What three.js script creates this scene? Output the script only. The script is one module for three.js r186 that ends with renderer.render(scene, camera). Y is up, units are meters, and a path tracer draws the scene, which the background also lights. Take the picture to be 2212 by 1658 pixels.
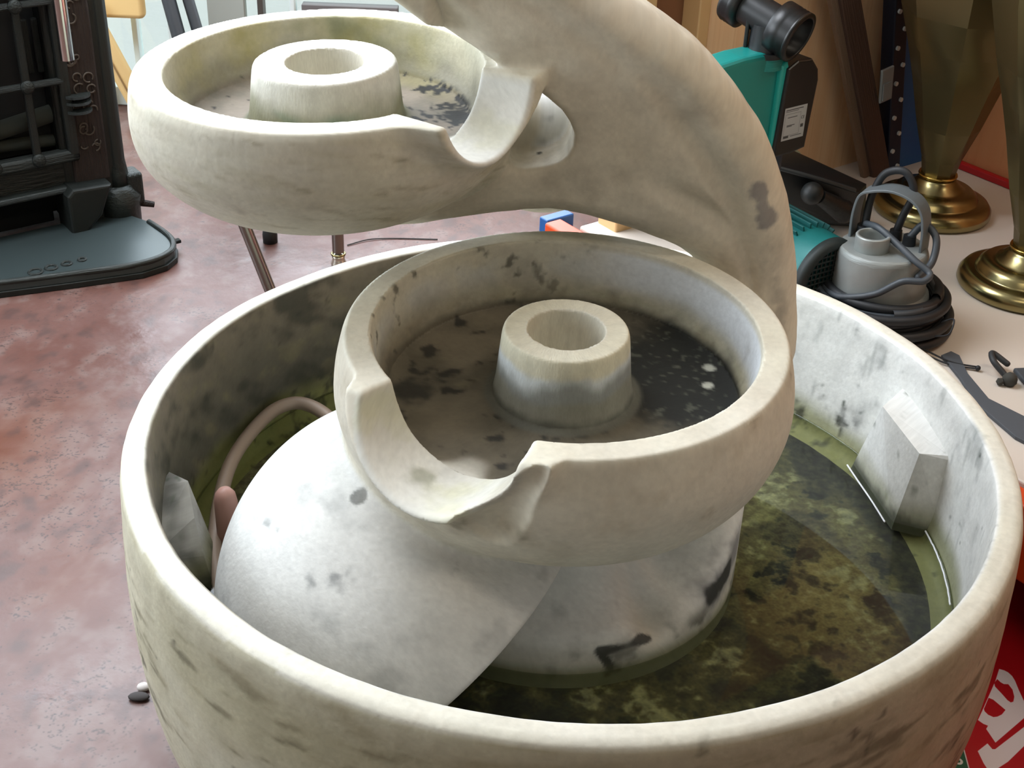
import * as THREE from 'three';
import { RoundedBoxGeometry } from 'three/addons/geometries/RoundedBoxGeometry.js';
import { ConvexGeometry } from 'three/addons/geometries/ConvexGeometry.js';
import { mergeGeometries, toCreasedNormals } from 'three/addons/utils/BufferGeometryUtils.js';
import { ImprovedNoise } from 'three/addons/math/ImprovedNoise.js';
import { RectAreaLightUniformsLib } from 'three/addons/lights/RectAreaLightUniformsLib.js';

// ---------------------------------------------------------------- camera, sky, lights, exposure
RectAreaLightUniformsLib.init();
const scene = new THREE.Scene();
const camera = new THREE.PerspectiveCamera(31.92, 2212 / 1658, 0.05, 60);
{
  const pitch = THREE.MathUtils.degToRad(31.267), roll = THREE.MathUtils.degToRad(2.258);
  const f = new THREE.Vector3(0, -Math.sin(pitch), -Math.cos(pitch));
  const r0 = new THREE.Vector3(1, 0, 0), u0 = new THREE.Vector3().crossVectors(r0, f);
  const r = r0.clone().multiplyScalar(Math.cos(roll)).addScaledVector(u0, Math.sin(roll));
  const u = u0.clone().multiplyScalar(Math.cos(roll)).addScaledVector(r0, -Math.sin(roll));
  camera.quaternion.setFromRotationMatrix(new THREE.Matrix4().makeBasis(r, u, f.clone().negate()));
  camera.position.set(0, 1.36, 0);
}
scene.background = new THREE.Color(0.93, 0.96, 0.98).multiplyScalar(2.2);   // overcast sky
const areaLight = (w, h, color, intensity, pos, target) => {
  const l = new THREE.RectAreaLight(color, intensity, w, h);
  l.position.set(...pos); l.lookAt(...target); scene.add(l); return l;
};
areaLight(3.3, 2.0, 0xe8f2ff, 8.5, [-1.45, 1.5, -3.66], [-1.45, 1.5, 0]);          // shopfront glazing at the back
areaLight(2.4, 1.5, 0xecf4ff, 7.0, [-3.06, 1.55, -1.6], [0, 1.55, -1.6]);          // window in the left wall
areaLight(1.5, 1.3, 0xf3f7ff, 12.0, [-1.15, 2.67, -2.35], [-1.15, 0, -2.35]);       // roof light
areaLight(1.2, 0.28, 0xffefd8, 6.0, [0.5, 2.61, -0.3], [0.5, 0, -0.3]);            // fill lights added on the ceiling
areaLight(1.2, 0.28, 0xffefd8, 10.0, [1.55, 2.61, -1.5], [1.55, 0, -1.5]);
const renderer = new THREE.WebGLRenderer({ antialias: true });
renderer.toneMapping = THREE.LinearToneMapping;
renderer.toneMappingExposure = 0.97;
renderer.shadowMap.enabled = true;

// ---------------------------------------------------------------- helpers
const V = (x, y, z) => new THREE.Vector3(x, y, z);
let seed = 7;
const rnd = () => { seed = (seed * 1664525 + 1013904223) >>> 0; return seed / 4294967296; };
const IN = new ImprovedNoise();
const ns = (x, y, z) => IN.noise(x, y, z);
const fbm = (x, y, z, o = 4) => { let s = 0, a = 0.5, f = 1; for (let i = 0; i < o; i++) { s += a * IN.noise(x * f + i * 17.3, y * f + i * 9.1, z * f + i * 5.7); a *= 0.5; f *= 2.03; } return s; };
const clamp = (x, a = 0, b = 1) => Math.min(b, Math.max(a, x));
const sst = (a, b, x) => { const t = clamp((x - a) / (b - a)); return t * t * (3 - 2 * t); };
const lerp = (a, b, t) => a + (b - a) * t;
const lin = (hex) => { const c = new THREE.Color(hex); return [c.r, c.g, c.b]; };
const mixc = (a, b, t) => [lerp(a[0], b[0], t), lerp(a[1], b[1], t), lerp(a[2], b[2], t)];
const used = new Map();
const numbered = (n) => { const k = used.get(n) || 0; used.set(n, k + 1); return k ? `${n}_${String(k).padStart(3, '0')}` : n; };
function shadow(o) { o.castShadow = o.receiveShadow = true; return o; }
function thing(name, label, category, pos = [0, 0, 0], turn = 0, group) {
  const o = new THREE.Group(); o.name = numbered(name); o.position.set(...pos); o.rotation.y = turn;
  o.userData = { label, category }; if (group) o.userData.group = group;
  scene.add(o); return o;
}
function structure(name) { const o = new THREE.Group(); o.name = name; o.userData.kind = 'structure'; scene.add(o); return o; }
function part(name, geo, mat, parent, label) {
  const m = shadow(new THREE.Mesh(Array.isArray(geo) ? merge(geo) : geo, mat)); m.name = name;
  if (label) m.userData.label = label; parent.add(m); return m;
}
function merge(list) {
  return mergeGeometries(list.map((g) => { const h = g.index ? g.toNonIndexed() : g; for (const k of Object.keys(h.attributes)) if (!['position', 'normal', 'uv'].includes(k)) h.deleteAttribute(k); return h; }));
}
const tr = (g, x = 0, y = 0, z = 0, rx = 0, ry = 0, rz = 0) => { g.applyMatrix4(new THREE.Matrix4().compose(V(x, y, z), new THREE.Quaternion().setFromEuler(new THREE.Euler(rx, ry, rz)), V(1, 1, 1))); return g; };
const box = (w, h, d, r = 0.003, s = 2) => new RoundedBoxGeometry(w, h, d, s, Math.min(r, w / 2.05, h / 2.05, d / 2.05));
const boxAt = (x0, x1, y0, y1, z0, z1, r) => tr(box(x1 - x0, y1 - y0, z1 - z0, r), (x0 + x1) / 2, (y0 + y1) / 2, (z0 + z1) / 2);
const cyl = (r0, r1, h, n = 32, open = false) => new THREE.CylinderGeometry(r0, r1, h, n, 1, open);
const lathe = (pts, n = 64) => new THREE.LatheGeometry(pts.map((p) => new THREE.Vector2(Math.max(p[0], 1e-5), p[1])), n);
function orient(g, a, b) {                                   // y axis of g turned from a to b, centred
  const d = b.clone().sub(a), m = a.clone().add(b).multiplyScalar(0.5);
  g.applyMatrix4(new THREE.Matrix4().compose(m, new THREE.Quaternion().setFromUnitVectors(V(0, 1, 0), d.normalize()), V(1, 1, 1))); return g;
}
const rod = (a, b, r0, r1 = r0, n = 24) => orient(cyl(r1, r0, a.distanceTo(b), n), a, b);
function tube(pts, r, seg = 60, n = 12, closed = false) {
  const c = new THREE.CatmullRomCurve3(pts.map((p) => V(...p)), closed, 'centripetal'), list = [new THREE.TubeGeometry(c, seg, r, n, closed)];
  if (!closed) for (const p of [pts[0], pts[pts.length - 1]]) list.push(tr(new THREE.SphereGeometry(r, n, 8), ...p));
  return merge(list);
}
function extrude(pts, depth, bevel = 0.002, curve = 12) {
  const s = new THREE.Shape(); pts.forEach((p, i) => (i ? s.lineTo(p[0], p[1]) : s.moveTo(p[0], p[1]))); s.closePath();
  const g = new THREE.ExtrudeGeometry(s, { depth: depth - 2 * bevel, bevelEnabled: bevel > 0, bevelThickness: bevel, bevelSize: bevel, bevelOffset: -bevel, bevelSegments: 3, curveSegments: curve });
  g.translate(0, 0, bevel); return g;
}
// tileable value noise for fine grain
function lattice(n, s) { const a = new Float32Array(n * n); let q = s; for (let i = 0; i < n * n; i++) { q = (q * 1664525 + 1013904223) >>> 0; a[i] = q / 4294967296; } return a; }
function tileNoise(size, cx, cy, octaves, s) {
  const out = new Float32Array(size * size); let amp = 0.5;
  for (let o = 0; o < octaves; o++) {
    const nx = cx << o, ny = cy << o, n = Math.max(nx, ny), L = lattice(n, s + o * 101);
    for (let y = 0; y < size; y++) {
      const fy = y / size * ny, y0 = Math.floor(fy), ty = fy - y0, wy = ty * ty * (3 - 2 * ty);
      for (let x = 0; x < size; x++) {
        const fx = x / size * nx, x0 = Math.floor(fx), tx = fx - x0, wx = tx * tx * (3 - 2 * tx);
        const x1 = (x0 + 1) % nx, y1 = (y0 + 1) % ny;
        out[y * size + x] += amp * lerp(lerp(L[y0 * n + x0], L[y0 * n + x1], wx), lerp(L[y1 * n + x0], L[y1 * n + x1], wx), wy);
      }
    }
    amp *= 0.5;
  }
  return out;
}
function dataTexture(w, h, fn, srgb = true, rx = 1, ry = 1) {
  const d = new Uint8Array(w * h * 4);
  for (let y = 0; y < h; y++) for (let x = 0; x < w; x++) {
    const c = fn(x / w, y / h, x, y), i = (y * w + x) * 4;
    d[i] = clamp(c[0]) * 255; d[i + 1] = clamp(c[1]) * 255; d[i + 2] = clamp(c[2]) * 255; d[i + 3] = 255;
  }
  const t = new THREE.DataTexture(d, w, h); t.magFilter = THREE.LinearFilter; t.minFilter = THREE.LinearMipmapLinearFilter; t.generateMipmaps = true;
  t.wrapS = t.wrapT = THREE.RepeatWrapping; t.repeat.set(rx, ry); if (srgb) t.colorSpace = THREE.SRGBColorSpace; t.needsUpdate = true; return t;
}
const rgb = (hex) => { const n = parseInt(hex.slice(1), 16); return [(n >> 16) / 255, ((n >> 8) & 255) / 255, (n & 255) / 255]; };
const grainC = tileNoise(512, 6, 6, 6, 37), grainD = tileNoise(512, 40, 40, 3, 71);
// stone: faint grain over vertex colours (stains and some painted light are in the vertex colours), fine bump
const stoneGrain = dataTexture(512, 512, (u, v, x, y) => { const i = y * 512 + x, k = 0.95 + 0.10 * (grainC[i] - 0.5) + 0.08 * (grainD[i] - 0.5); return [k, k, k]; }, true, 5, 5);
const stoneBump = dataTexture(512, 512, (u, v, x, y) => { const i = y * 512 + x, k = 0.5 * grainC[i] + 0.5 * grainD[i]; return [k, k, k]; }, false, 5, 5);
const stoneMat = new THREE.MeshStandardMaterial({ name: 'weathered_stone', vertexColors: true, map: stoneGrain, bumpMap: stoneBump, bumpScale: 0.0006, roughness: 0.7 });
const std = (hex, roughness = 0.6, metalness = 0, extra = {}) => new THREE.MeshStandardMaterial({ color: hex, roughness, metalness, ...extra });
const roughBump = dataTexture(512, 512, (u, v, x, y) => { const k = grainC[y * 512 + x]; return [k, k, k]; }, false, 3, 3);

// ---------------------------------------------------------------- the room
const floorTex = dataTexture(1536, 1536, (u, v) => {
  const x = u * 3.4, y = v * 3.4;
  const a = fbm(x * 1.3, y * 1.3, 1.5, 3), b = fbm(x * 6, y * 6, 4.2, 3), e = fbm(x * 22, y * 16, 7.7, 3), w = fbm(x * 34, y * 52, 3.7, 3), c = ns(x * 210, y * 150, 2.1);
  let k = mixc(rgb('#5f3a31'), rgb('#6d5049'), clamp(0.5 + 1.5 * a + 0.9 * b));
  k = mixc(k, rgb('#7d6d68'), sst(0.0, 0.42, e + 0.6 * a + 0.15 * sst(1.5, 3, y)) * 0.6);
  k = mixc(k, rgb('#70432f'), sst(0.08, 0.4, fbm(x * 1.7 + 5, y * 1.7, 9, 3)) * 0.55);
  k = mixc(k, rgb('#3f3230'), sst(0.10, 0.45, -e + 0.4 * b) * 0.45);
  k = mixc(k, rgb('#2b2423'), sst(0.030, 0.0, Math.abs(w)) * sst(0.02, 0.3, e + b) * 0.65);
  k = mixc(k, rgb('#2a2322'), sst(0.55, 0.7, c + 0.3 * b) * 0.55);
  return k;
}, true, 1 / 3.4, 1 / 3.4);
const floorRough = dataTexture(512, 512, (u, v, x, y) => { const k = 0.30 + 0.5 * (grainC[y * 512 + x] - 0.25); return [k, k, k]; }, false, 1.1, 1.1);
const floorMat = new THREE.MeshPhysicalMaterial({ name: 'painted_concrete', map: floorTex, color: '#e9e6e4', roughnessMap: floorRough, roughness: 1.0, bumpMap: roughBump, bumpScale: 0.002, specularIntensity: 1 });
function planeUV(w, d, t, m, name, x0, z0, y, parent) {      // a horizontal slab with uv in metres
  const g = new THREE.BoxGeometry(w, t, d); const p = g.attributes.position, uv = g.attributes.uv;
  for (let i = 0; i < p.count; i++) uv.setXY(i, p.getX(i) + x0, p.getZ(i) + z0);
  g.translate(x0, y - t / 2, z0); return part(name, g, m, parent);
}
const wallMat = std('#8d867a', 0.9);
const room = (name, g, m) => { const o = shadow(new THREE.Mesh(g, m)); o.name = name; o.userData.kind = 'structure'; scene.add(o); return o; };
{
  const f = planeUV(5.6, 5.9, 0.1, floorMat, 'floor', -0.4, -0.85, 0, scene); f.userData.kind = 'structure';
  const c = planeUV(5.6, 5.9, 0.1, std('#a5a198', 0.95), 'ceiling', -0.4, -0.85, 2.8, scene); c.userData.kind = 'structure';
}
// walls with thickness; the back wall holds the glazing, the left wall a window
room('wall_back', merge([boxAt(0.25, 2.4, 0, 2.7, -3.8, -3.7, 0.002), boxAt(-3.2, 0.25, 2.55, 2.7, -3.8, -3.7, 0.002), boxAt(-3.2, -3.1, 0, 2.55, -3.8, -3.7, 0.002)]), wallMat);
room('wall_left', merge([boxAt(-3.2, -3.1, 0, 0.75, -3.7, 2.1, 0.002), boxAt(-3.2, -3.1, 2.35, 2.7, -3.7, 2.1, 0.002), boxAt(-3.2, -3.1, 0.75, 2.35, -0.35, 2.1, 0.002), boxAt(-3.2, -3.1, 0.75, 2.35, -3.7, -2.85, 0.002)]), wallMat);
room('wall_right', boxAt(2.3, 2.4, 0, 2.7, -3.7, 2.1, 0.002), wallMat);
room('wall_front', boxAt(-3.2, 2.4, 0, 2.7, 2.0, 2.1, 0.002), wallMat);
const paneMat = new THREE.MeshPhysicalMaterial({ name: 'window_glass', color: '#f4f9f8', transmission: 1, thickness: 0, roughness: 0.04, ior: 1.45 });
const frameWhite = std('#dfeef0', 0.5), frameDark = std('#4a4541', 0.5), frameGrey = std('#9aa09a', 0.6);
{
  const w = structure('window_1');
  part('pane', boxAt(-3.1, 0.25, 0.06, 2.55, -3.762, -3.758, 0.001), paneMat, w);
  part('sill', boxAt(-3.1, 0.25, 0, 0.055, -3.8, -3.70, 0.004), frameWhite, w);
  for (const [x, d, m] of [[-2.4, 0.03, frameWhite], [-1.7, 0.03, frameWhite], [-1.22, 0.012, frameWhite], [-1.105, 0.016, frameWhite], [-1.0, 0.02, frameWhite], [-0.745, 0.016, frameDark], [-0.655, 0.014, frameWhite], [-0.30, 0.03, frameDark], [0.1, 0.03, frameWhite]])
    part('glazing_bar', boxAt(x - d / 2, x + d / 2, 0.055, 2.55, -3.78, -3.735, 0.003), m, w);
  part('door_panel', boxAt(-0.895, -0.79, 0.055, 1.0, -3.775, -3.74, 0.003), frameGrey, w);
  part('frame', boxAt(-0.63, -0.36, 0.055, 0.30, -3.775, -3.74, 0.003), std('#6d6b6c', 0.6), w);
  const w2 = structure('window_2');
  part('pane', boxAt(-3.152, -3.148, 0.75, 2.35, -2.85, -0.35, 0.001), paneMat, w2);
  for (const z of [-2.02, -1.18]) part('glazing_bar', boxAt(-3.18, -3.12, 0.75, 2.35, z - 0.02, z + 0.02, 0.003), frameWhite, w2);
  const pv = planeUV(9, 6, 0.1, std('#b3b3b1', 0.9, 0, { bumpMap: roughBump, bumpScale: 0.004 }), 'pavement', -1, -6.81, -0.01, scene); pv.userData.kind = 'structure';
}
{
  const w3 = structure('window_3');                        // roof light let into the ceiling
  part('roof_light_pane', boxAt(-1.9, -0.4, 2.682, 2.694, -3.0, -1.7, 0.002), new THREE.MeshStandardMaterial({ color: '#ffffff', emissive: '#eef5ff', emissiveIntensity: 2.0 }), w3);
  for (const [x0, x1, z0, z1] of [[-1.94, -1.9, -3.04, -1.66], [-0.4, -0.36, -3.04, -1.66], [-1.9, -0.4, -3.04, -3.0], [-1.9, -0.4, -1.7, -1.66]]) part('frame', boxAt(x0, x1, 2.66, 2.7, z0, z1, 0.003), frameWhite, w3);
}
{  // lamps added as fill for the front and the shelf side
  const t = thing('fill_lamp', 'long white ceiling lamp added as fill above the front of the shop', 'lamp', [0.5, 2.7, -0.3]);
  part('housing', boxAt(-0.62, 0.62, -0.06, 0, -0.16, 0.16, 0.01), std('#e8e8e4', 0.5), t);
  part('diffuser', boxAt(-0.6, 0.6, -0.075, -0.058, -0.14, 0.14, 0.006), new THREE.MeshStandardMaterial({ color: '#ffffff', emissive: '#fff1dc', emissiveIntensity: 1.5 }), t);
  const b = t.clone(); b.name = numbered('fill_lamp'); b.position.set(1.55, 2.7, -1.5); b.userData.label = 'long white ceiling lamp added as fill above the rack shelf'; scene.add(b);
}

// ---------------------------------------------------------------- the fountain: one carved body meshed from a distance field
const BIG = [0.074, -1.400], MID = [0.058, -1.308], UP = [-0.230, -1.510];
const smin = (a, b, k) => { const h = Math.max(k - Math.abs(a - b), 0) / k; return Math.min(a, b) - h * h * k * 0.25; };
const smax = (a, b, k) => -smin(-a, -b, k);
function smoothClosed(pts, n, tension = 0.5) {              // resample an outline; third entry 1 keeps a corner sharp
  const out = [], N = pts.length;
  for (let i = 0; i < N; i++) {
    const p1 = pts[i], p2 = pts[(i + 1) % N], p0 = p1[2] ? p1 : pts[(i + N - 1) % N], p3 = p2[2] ? p2 : pts[(i + 2) % N];
    for (let k = 0; k < n; k++) {
      const t = k / n, f = (a, b, c, d) => { const m1 = (c - a) * tension, m2 = (d - b) * tension, t2 = t * t, t3 = t2 * t; return (2 * t3 - 3 * t2 + 1) * b + (t3 - 2 * t2 + t) * m1 + (-2 * t3 + 3 * t2) * c + (t3 - t2) * m2; };
      out.push([f(p0[0], p1[0], p2[0], p3[0]), f(p0[1], p1[1], p2[1], p3[1])]);
    }
  }
  return out;
}
function polyDist(poly, x, y) {
  let d = Infinity, s = 1; const N = poly.length;
  for (let i = 0, j = N - 1; i < N; j = i++) {
    const ax = poly[i][0], ay = poly[i][1], ex = poly[j][0] - ax, ey = poly[j][1] - ay, wx = x - ax, wy = y - ay;
    const t = clamp((wx * ex + wy * ey) / (ex * ex + ey * ey + 1e-12)), bx = wx - ex * t, by = wy - ey * t;
    d = Math.min(d, bx * bx + by * by);
    const c1 = y >= ay, c2 = y < poly[j][1], c3 = ex * wy > ey * wx;
    if ((c1 && c2 && c3) || (!c1 && !c2 && !c3)) s = -s;
  }
  return s * Math.sqrt(d);
}
function field2(poly, x0, x1, y0, y1, h = 0.002) {           // outline distance kept on a grid
  const nx = Math.ceil((x1 - x0) / h) + 1, ny = Math.ceil((y1 - y0) / h) + 1, a = new Float32Array(nx * ny);
  for (let j = 0; j < ny; j++) for (let i = 0; i < nx; i++) a[j * nx + i] = polyDist(poly, x0 + i * h, y0 + j * h);
  return (x, y) => {
    const cx = clamp(x, x0, x1 - h * 1.01), cy = clamp(y, y0, y1 - h * 1.01), fx = (cx - x0) / h, fy = (cy - y0) / h, i = Math.floor(fx), j = Math.floor(fy), tx = fx - i, ty = fy - j, k = j * nx + i;
    return lerp(lerp(a[k], a[k + 1], tx), lerp(a[k + nx], a[k + nx + 1], tx), ty) + Math.hypot(x - cx, y - cy);
  };
}
// profiles (radius, height above the rim)
const midProfile = smoothClosed([[0, -0.192, 1], [0.10, -0.190], [0.17, -0.178], [0.215, -0.157], [0.244, -0.122], [0.258, -0.08], [0.2575, -0.045], [0.251, -0.014], [0.2475, -0.004], [0.2445, 0, 1], [0.2185, 0, 1], [0.2165, -0.003], [0.212, -0.03], [0.208, -0.055], [0.200, -0.073], [0.186, -0.081], [0.14, -0.083], [0.088, -0.081], [0.079, -0.072], [0.074, -0.03], [0.0715, -0.007], [0.069, 0, 1], [0.0445, 0, 1], [0.043, -0.006], [0.040, -0.06], [0.03, -0.072], [0, -0.073, 1]], 4);
const upProfile = smoothClosed([[0, -0.172, 1], [0.08, -0.168], [0.135, -0.152], [0.178, -0.130], [0.208, -0.102], [0.222, -0.075], [0.2255, -0.045], [0.2225, -0.015], [0.2190, -0.004], [0.2160, 0, 1], [0.1855, 0, 1], [0.1832, -0.003], [0.180, -0.03], [0.176, -0.048], [0.168, -0.060], [0.155, -0.066], [0.12, -0.067], [0.098, -0.066], [0.0905, -0.056], [0.086, -0.02], [0.0835, -0.002], [0.081, 0.003, 1], [0.0465, 0.003, 1], [0.0452, -0.002], [0.041, -0.05], [0.03, -0.06], [0, -0.061, 1]], 4);
const midField = field2(midProfile, 0, 0.32, -0.26, 0.08), upField = field2(upProfile, 0, 0.30, -0.24, 0.08);
function basin(c, rimY, tx, tz, field, spout) {
  const D = [Math.cos(spout.ang), Math.sin(spout.ang)];
  return (x, y, z) => {
    const dx = x - c[0], dz = z - c[1], Y = y - rimY - (tx * dx + tz * dz), r = Math.hypot(dx, dz);
    const s = dx * D[0] + dz * D[1], t = -dx * D[1] + dz * D[0];
    let d = field(r, Y);
    const R = spout.R + lerp(0.022, 0.005, sst(spout.s0, spout.s1, s)) + spout.side * sst(-0.065, -0.015, Y) * (t < 0 ? 1 : 0.35);
    const fl = 1 + spout.flare * sst(spout.s0 - 0.05, spout.end + 0.005, s), tf = t / fl;
    const body = smax(smax(Math.hypot(tf, (Y - spout.cy) * 0.97) - R, s - spout.end + Y * spout.tilt, 0.006), smax(spout.s0 - s, Y, 0.006), 0.006);
    d = smin(d, body, 0.014);
    d = lerp(smax(d, Y, 0.002), d, sst(0.13, 0.11, r));
    const air = Math.max(r - spout.air, spout.floor - Y, spout.hub - r, Y - 0.004);
    const chan = Math.max(Math.hypot(tf, Y - spout.cy + (s - spout.s0) * 0.02) - spout.R, spout.cs - s, s - spout.s1 - 0.004);
    return [d, Math.min(air, chan), Y, r, s, t, chan];
  };
}
const midBasin = basin(MID, 0.640, 0.003, -0.027, midField, { ang: 2.150, side: 0.008, R: 0.079, cy: 0.003, s0: 0.205, s1: 0.29, end: 0.236, tilt: 0.56, flare: 0.22, air: 0.200, floor: -0.078, hub: 0.092, cs: 0.135 });
const upBasin = basin(UP, 0.865, 0.0266, -0.0147, upField, { ang: 0.53, side: 0.022, R: 0.084, cy: 0.022, s0: 0.165, s1: 0.24, end: 0.228, tilt: 0.12, flare: 0.06, air: 0.165, floor: -0.062, hub: 0.103, cs: 0.11 });
const armOutline = smoothClosed([[-0.30, 1.10], [-0.20, 0.985], [-0.139, 0.937], [-0.097, 0.907], [-0.039, 0.880], [0.010, 0.853], [0.046, 0.825], [0.063, 0.795], [0.056, 0.768], [0.030, 0.752], [-0.03, 0.738], [-0.10, 0.722], [-0.20, 0.715], [-0.24, 0.69], [-0.20, 0.668], [-0.124, 0.668], [-0.068, 0.677], [-0.017, 0.685], [0.034, 0.690], [0.079, 0.684], [0.125, 0.674], [0.160, 0.662], [0.201, 0.642], [0.232, 0.612], [0.235, 0.55], [0.20, 0.45], [0.13, 0.34], [0.06, 0.24], [0.14, 0.215], [0.24, 0.30], [0.32, 0.40], [0.357, 0.49], [0.363, 0.53], [0.359, 0.568], [0.354, 0.607], [0.341, 0.670], [0.330, 0.712], [0.315, 0.747], [0.297, 0.782], [0.276, 0.812], [0.251, 0.842], [0.220, 0.877], [0.191, 0.902], [0.158, 0.925], [0.120, 0.948], [0.04, 0.995], [-0.06, 1.06], [-0.20, 1.14]], 2);
const armField = field2(armOutline, -0.36, 0.44, 0.16, 1.2, 0.003);
function arm(x, y, z) {
  const dir = Math.max(sst(0.745, 0.87, x * 0.52 + y * 0.855), sst(0.06, 0.26, x)), r = lerp(0.008, 0.05, Math.max(dir, 0.5 * sst(0.76, 0.70, y))), half = 0.062, zc = -1.559 + 0.05 * sst(0.62, 0.45, y);
  const a0 = armField(x, y), a = a0 + r, b = Math.abs(z - zc) - half + r;
  const plate = Math.min(Math.max(a, b), 0) + Math.hypot(Math.max(a, 0), Math.max(b, 0)) - r + 0.009 * Math.exp(-(((a0 + 0.068) / 0.013) ** 2)) * sst(0.3, 0.9, dir) + 0.004 * ns(x * 9, y * 9, 3.3) + 0.0015 * ns(x * 30, y * 30, 7.3);
  const ex = (x - 0.028) / 0.10, ey = (y - 0.722) / 0.085, ez = (z + 1.650) / 0.095, q = Math.hypot(ex, ey, ez), g = Math.hypot(ex / 0.10, ey / 0.085, ez / 0.095);
  return smin(plate, q * (q - 1) / Math.max(g, 1e-3), 0.008);
}
const bn = [0.6685, -0.7172, 0.1968];
function pedestal(x, y, z) {
  const dx = x - 0.058, dz = z + 1.395, r = Math.hypot(dx, dz), th = Math.atan2(dz, dx) * 180 / Math.PI;
  let H = 0.316 + 0.09 * sst(48, 12, th) * sst(-160, -120, th) + 0.42 * Math.max(0, 0.24 - r);
  H -= 0.034 * Math.exp(-(((th - 58) / 8) ** 2)) * sst(0.05, 0.14, r) * sst(0.30, 0.2, r);
  H -= 0.042 * sst(58, 40, th) * sst(-60, -20, th) * Math.exp(-(((r - 0.14) / 0.055) ** 2));
  const disc = smax(smax(r - 0.24, (y - Math.min(H, 0.475)) * 0.85, 0.018), 0.2 - y, 0.01);
  const col = Math.max(Math.hypot(x - 0.055, z + 1.33) - 0.11, y - 0.5, 0.25 - y);
  const px = x + 0.118, py = y - 0.288, pz = z + 1.265, ex = px / 0.229, ey = py / 0.237, ez = pz / 0.2545, q = Math.hypot(ex, ey, ez), g = Math.hypot(ex / 0.229, ey / 0.237, ez / 0.2545);
  let e = q * (q - 1) / Math.max(g, 1e-3);
  e = smax(e, x * bn[0] + y * bn[1] + z * bn[2] + 0.478, 0.012);
  return [smin(disc, col, 0.06), smax(e, 0.2 - y, 0.01)];
}
function fountainParts(x, y, z) {
  const m = y > 0.76 ? [y - 0.655, 9, 9, 9, 0, 0, 9] : midBasin(x, y, z), u = y < 0.58 ? [0.68 - y, 9, 9, 9, 0, 0, 9] : upBasin(x, y, z), a = arm(x, y, z), p = y > 0.62 ? [y - 0.53, y - 0.53] : pedestal(x, y, z);
  const ped = smin(p[0], p[1], 0.012), up = u[0]; let mid = m[0];
  if (y > 0.45 && y < 0.66 && z > -1.16) {                 // hollow beside the middle lip
    const t = clamp(((x - 0.030) * -0.050 + (y - 0.628) * -0.083 + (z + 1.042) * 0.012) / 0.00953);
    mid = smax(mid, lerp(0.011, 0.044, t) - Math.hypot(x - 0.030 + 0.050 * t, y - 0.628 + 0.083 * t, z + 1.042 - 0.012 * t), 0.003);
  }
  const kb = lerp(0.06, 0.012, sst(0.79, 0.845, y));
  let d = smin(smin(a, up, kb), smin(ped, mid, 0.022), 0.010);
  d = smax(d, -m[1], 0.006); d = smax(d, -u[1], 0.006);
  return { d, a, up, mid, ped, m, u, p };
}
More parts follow.
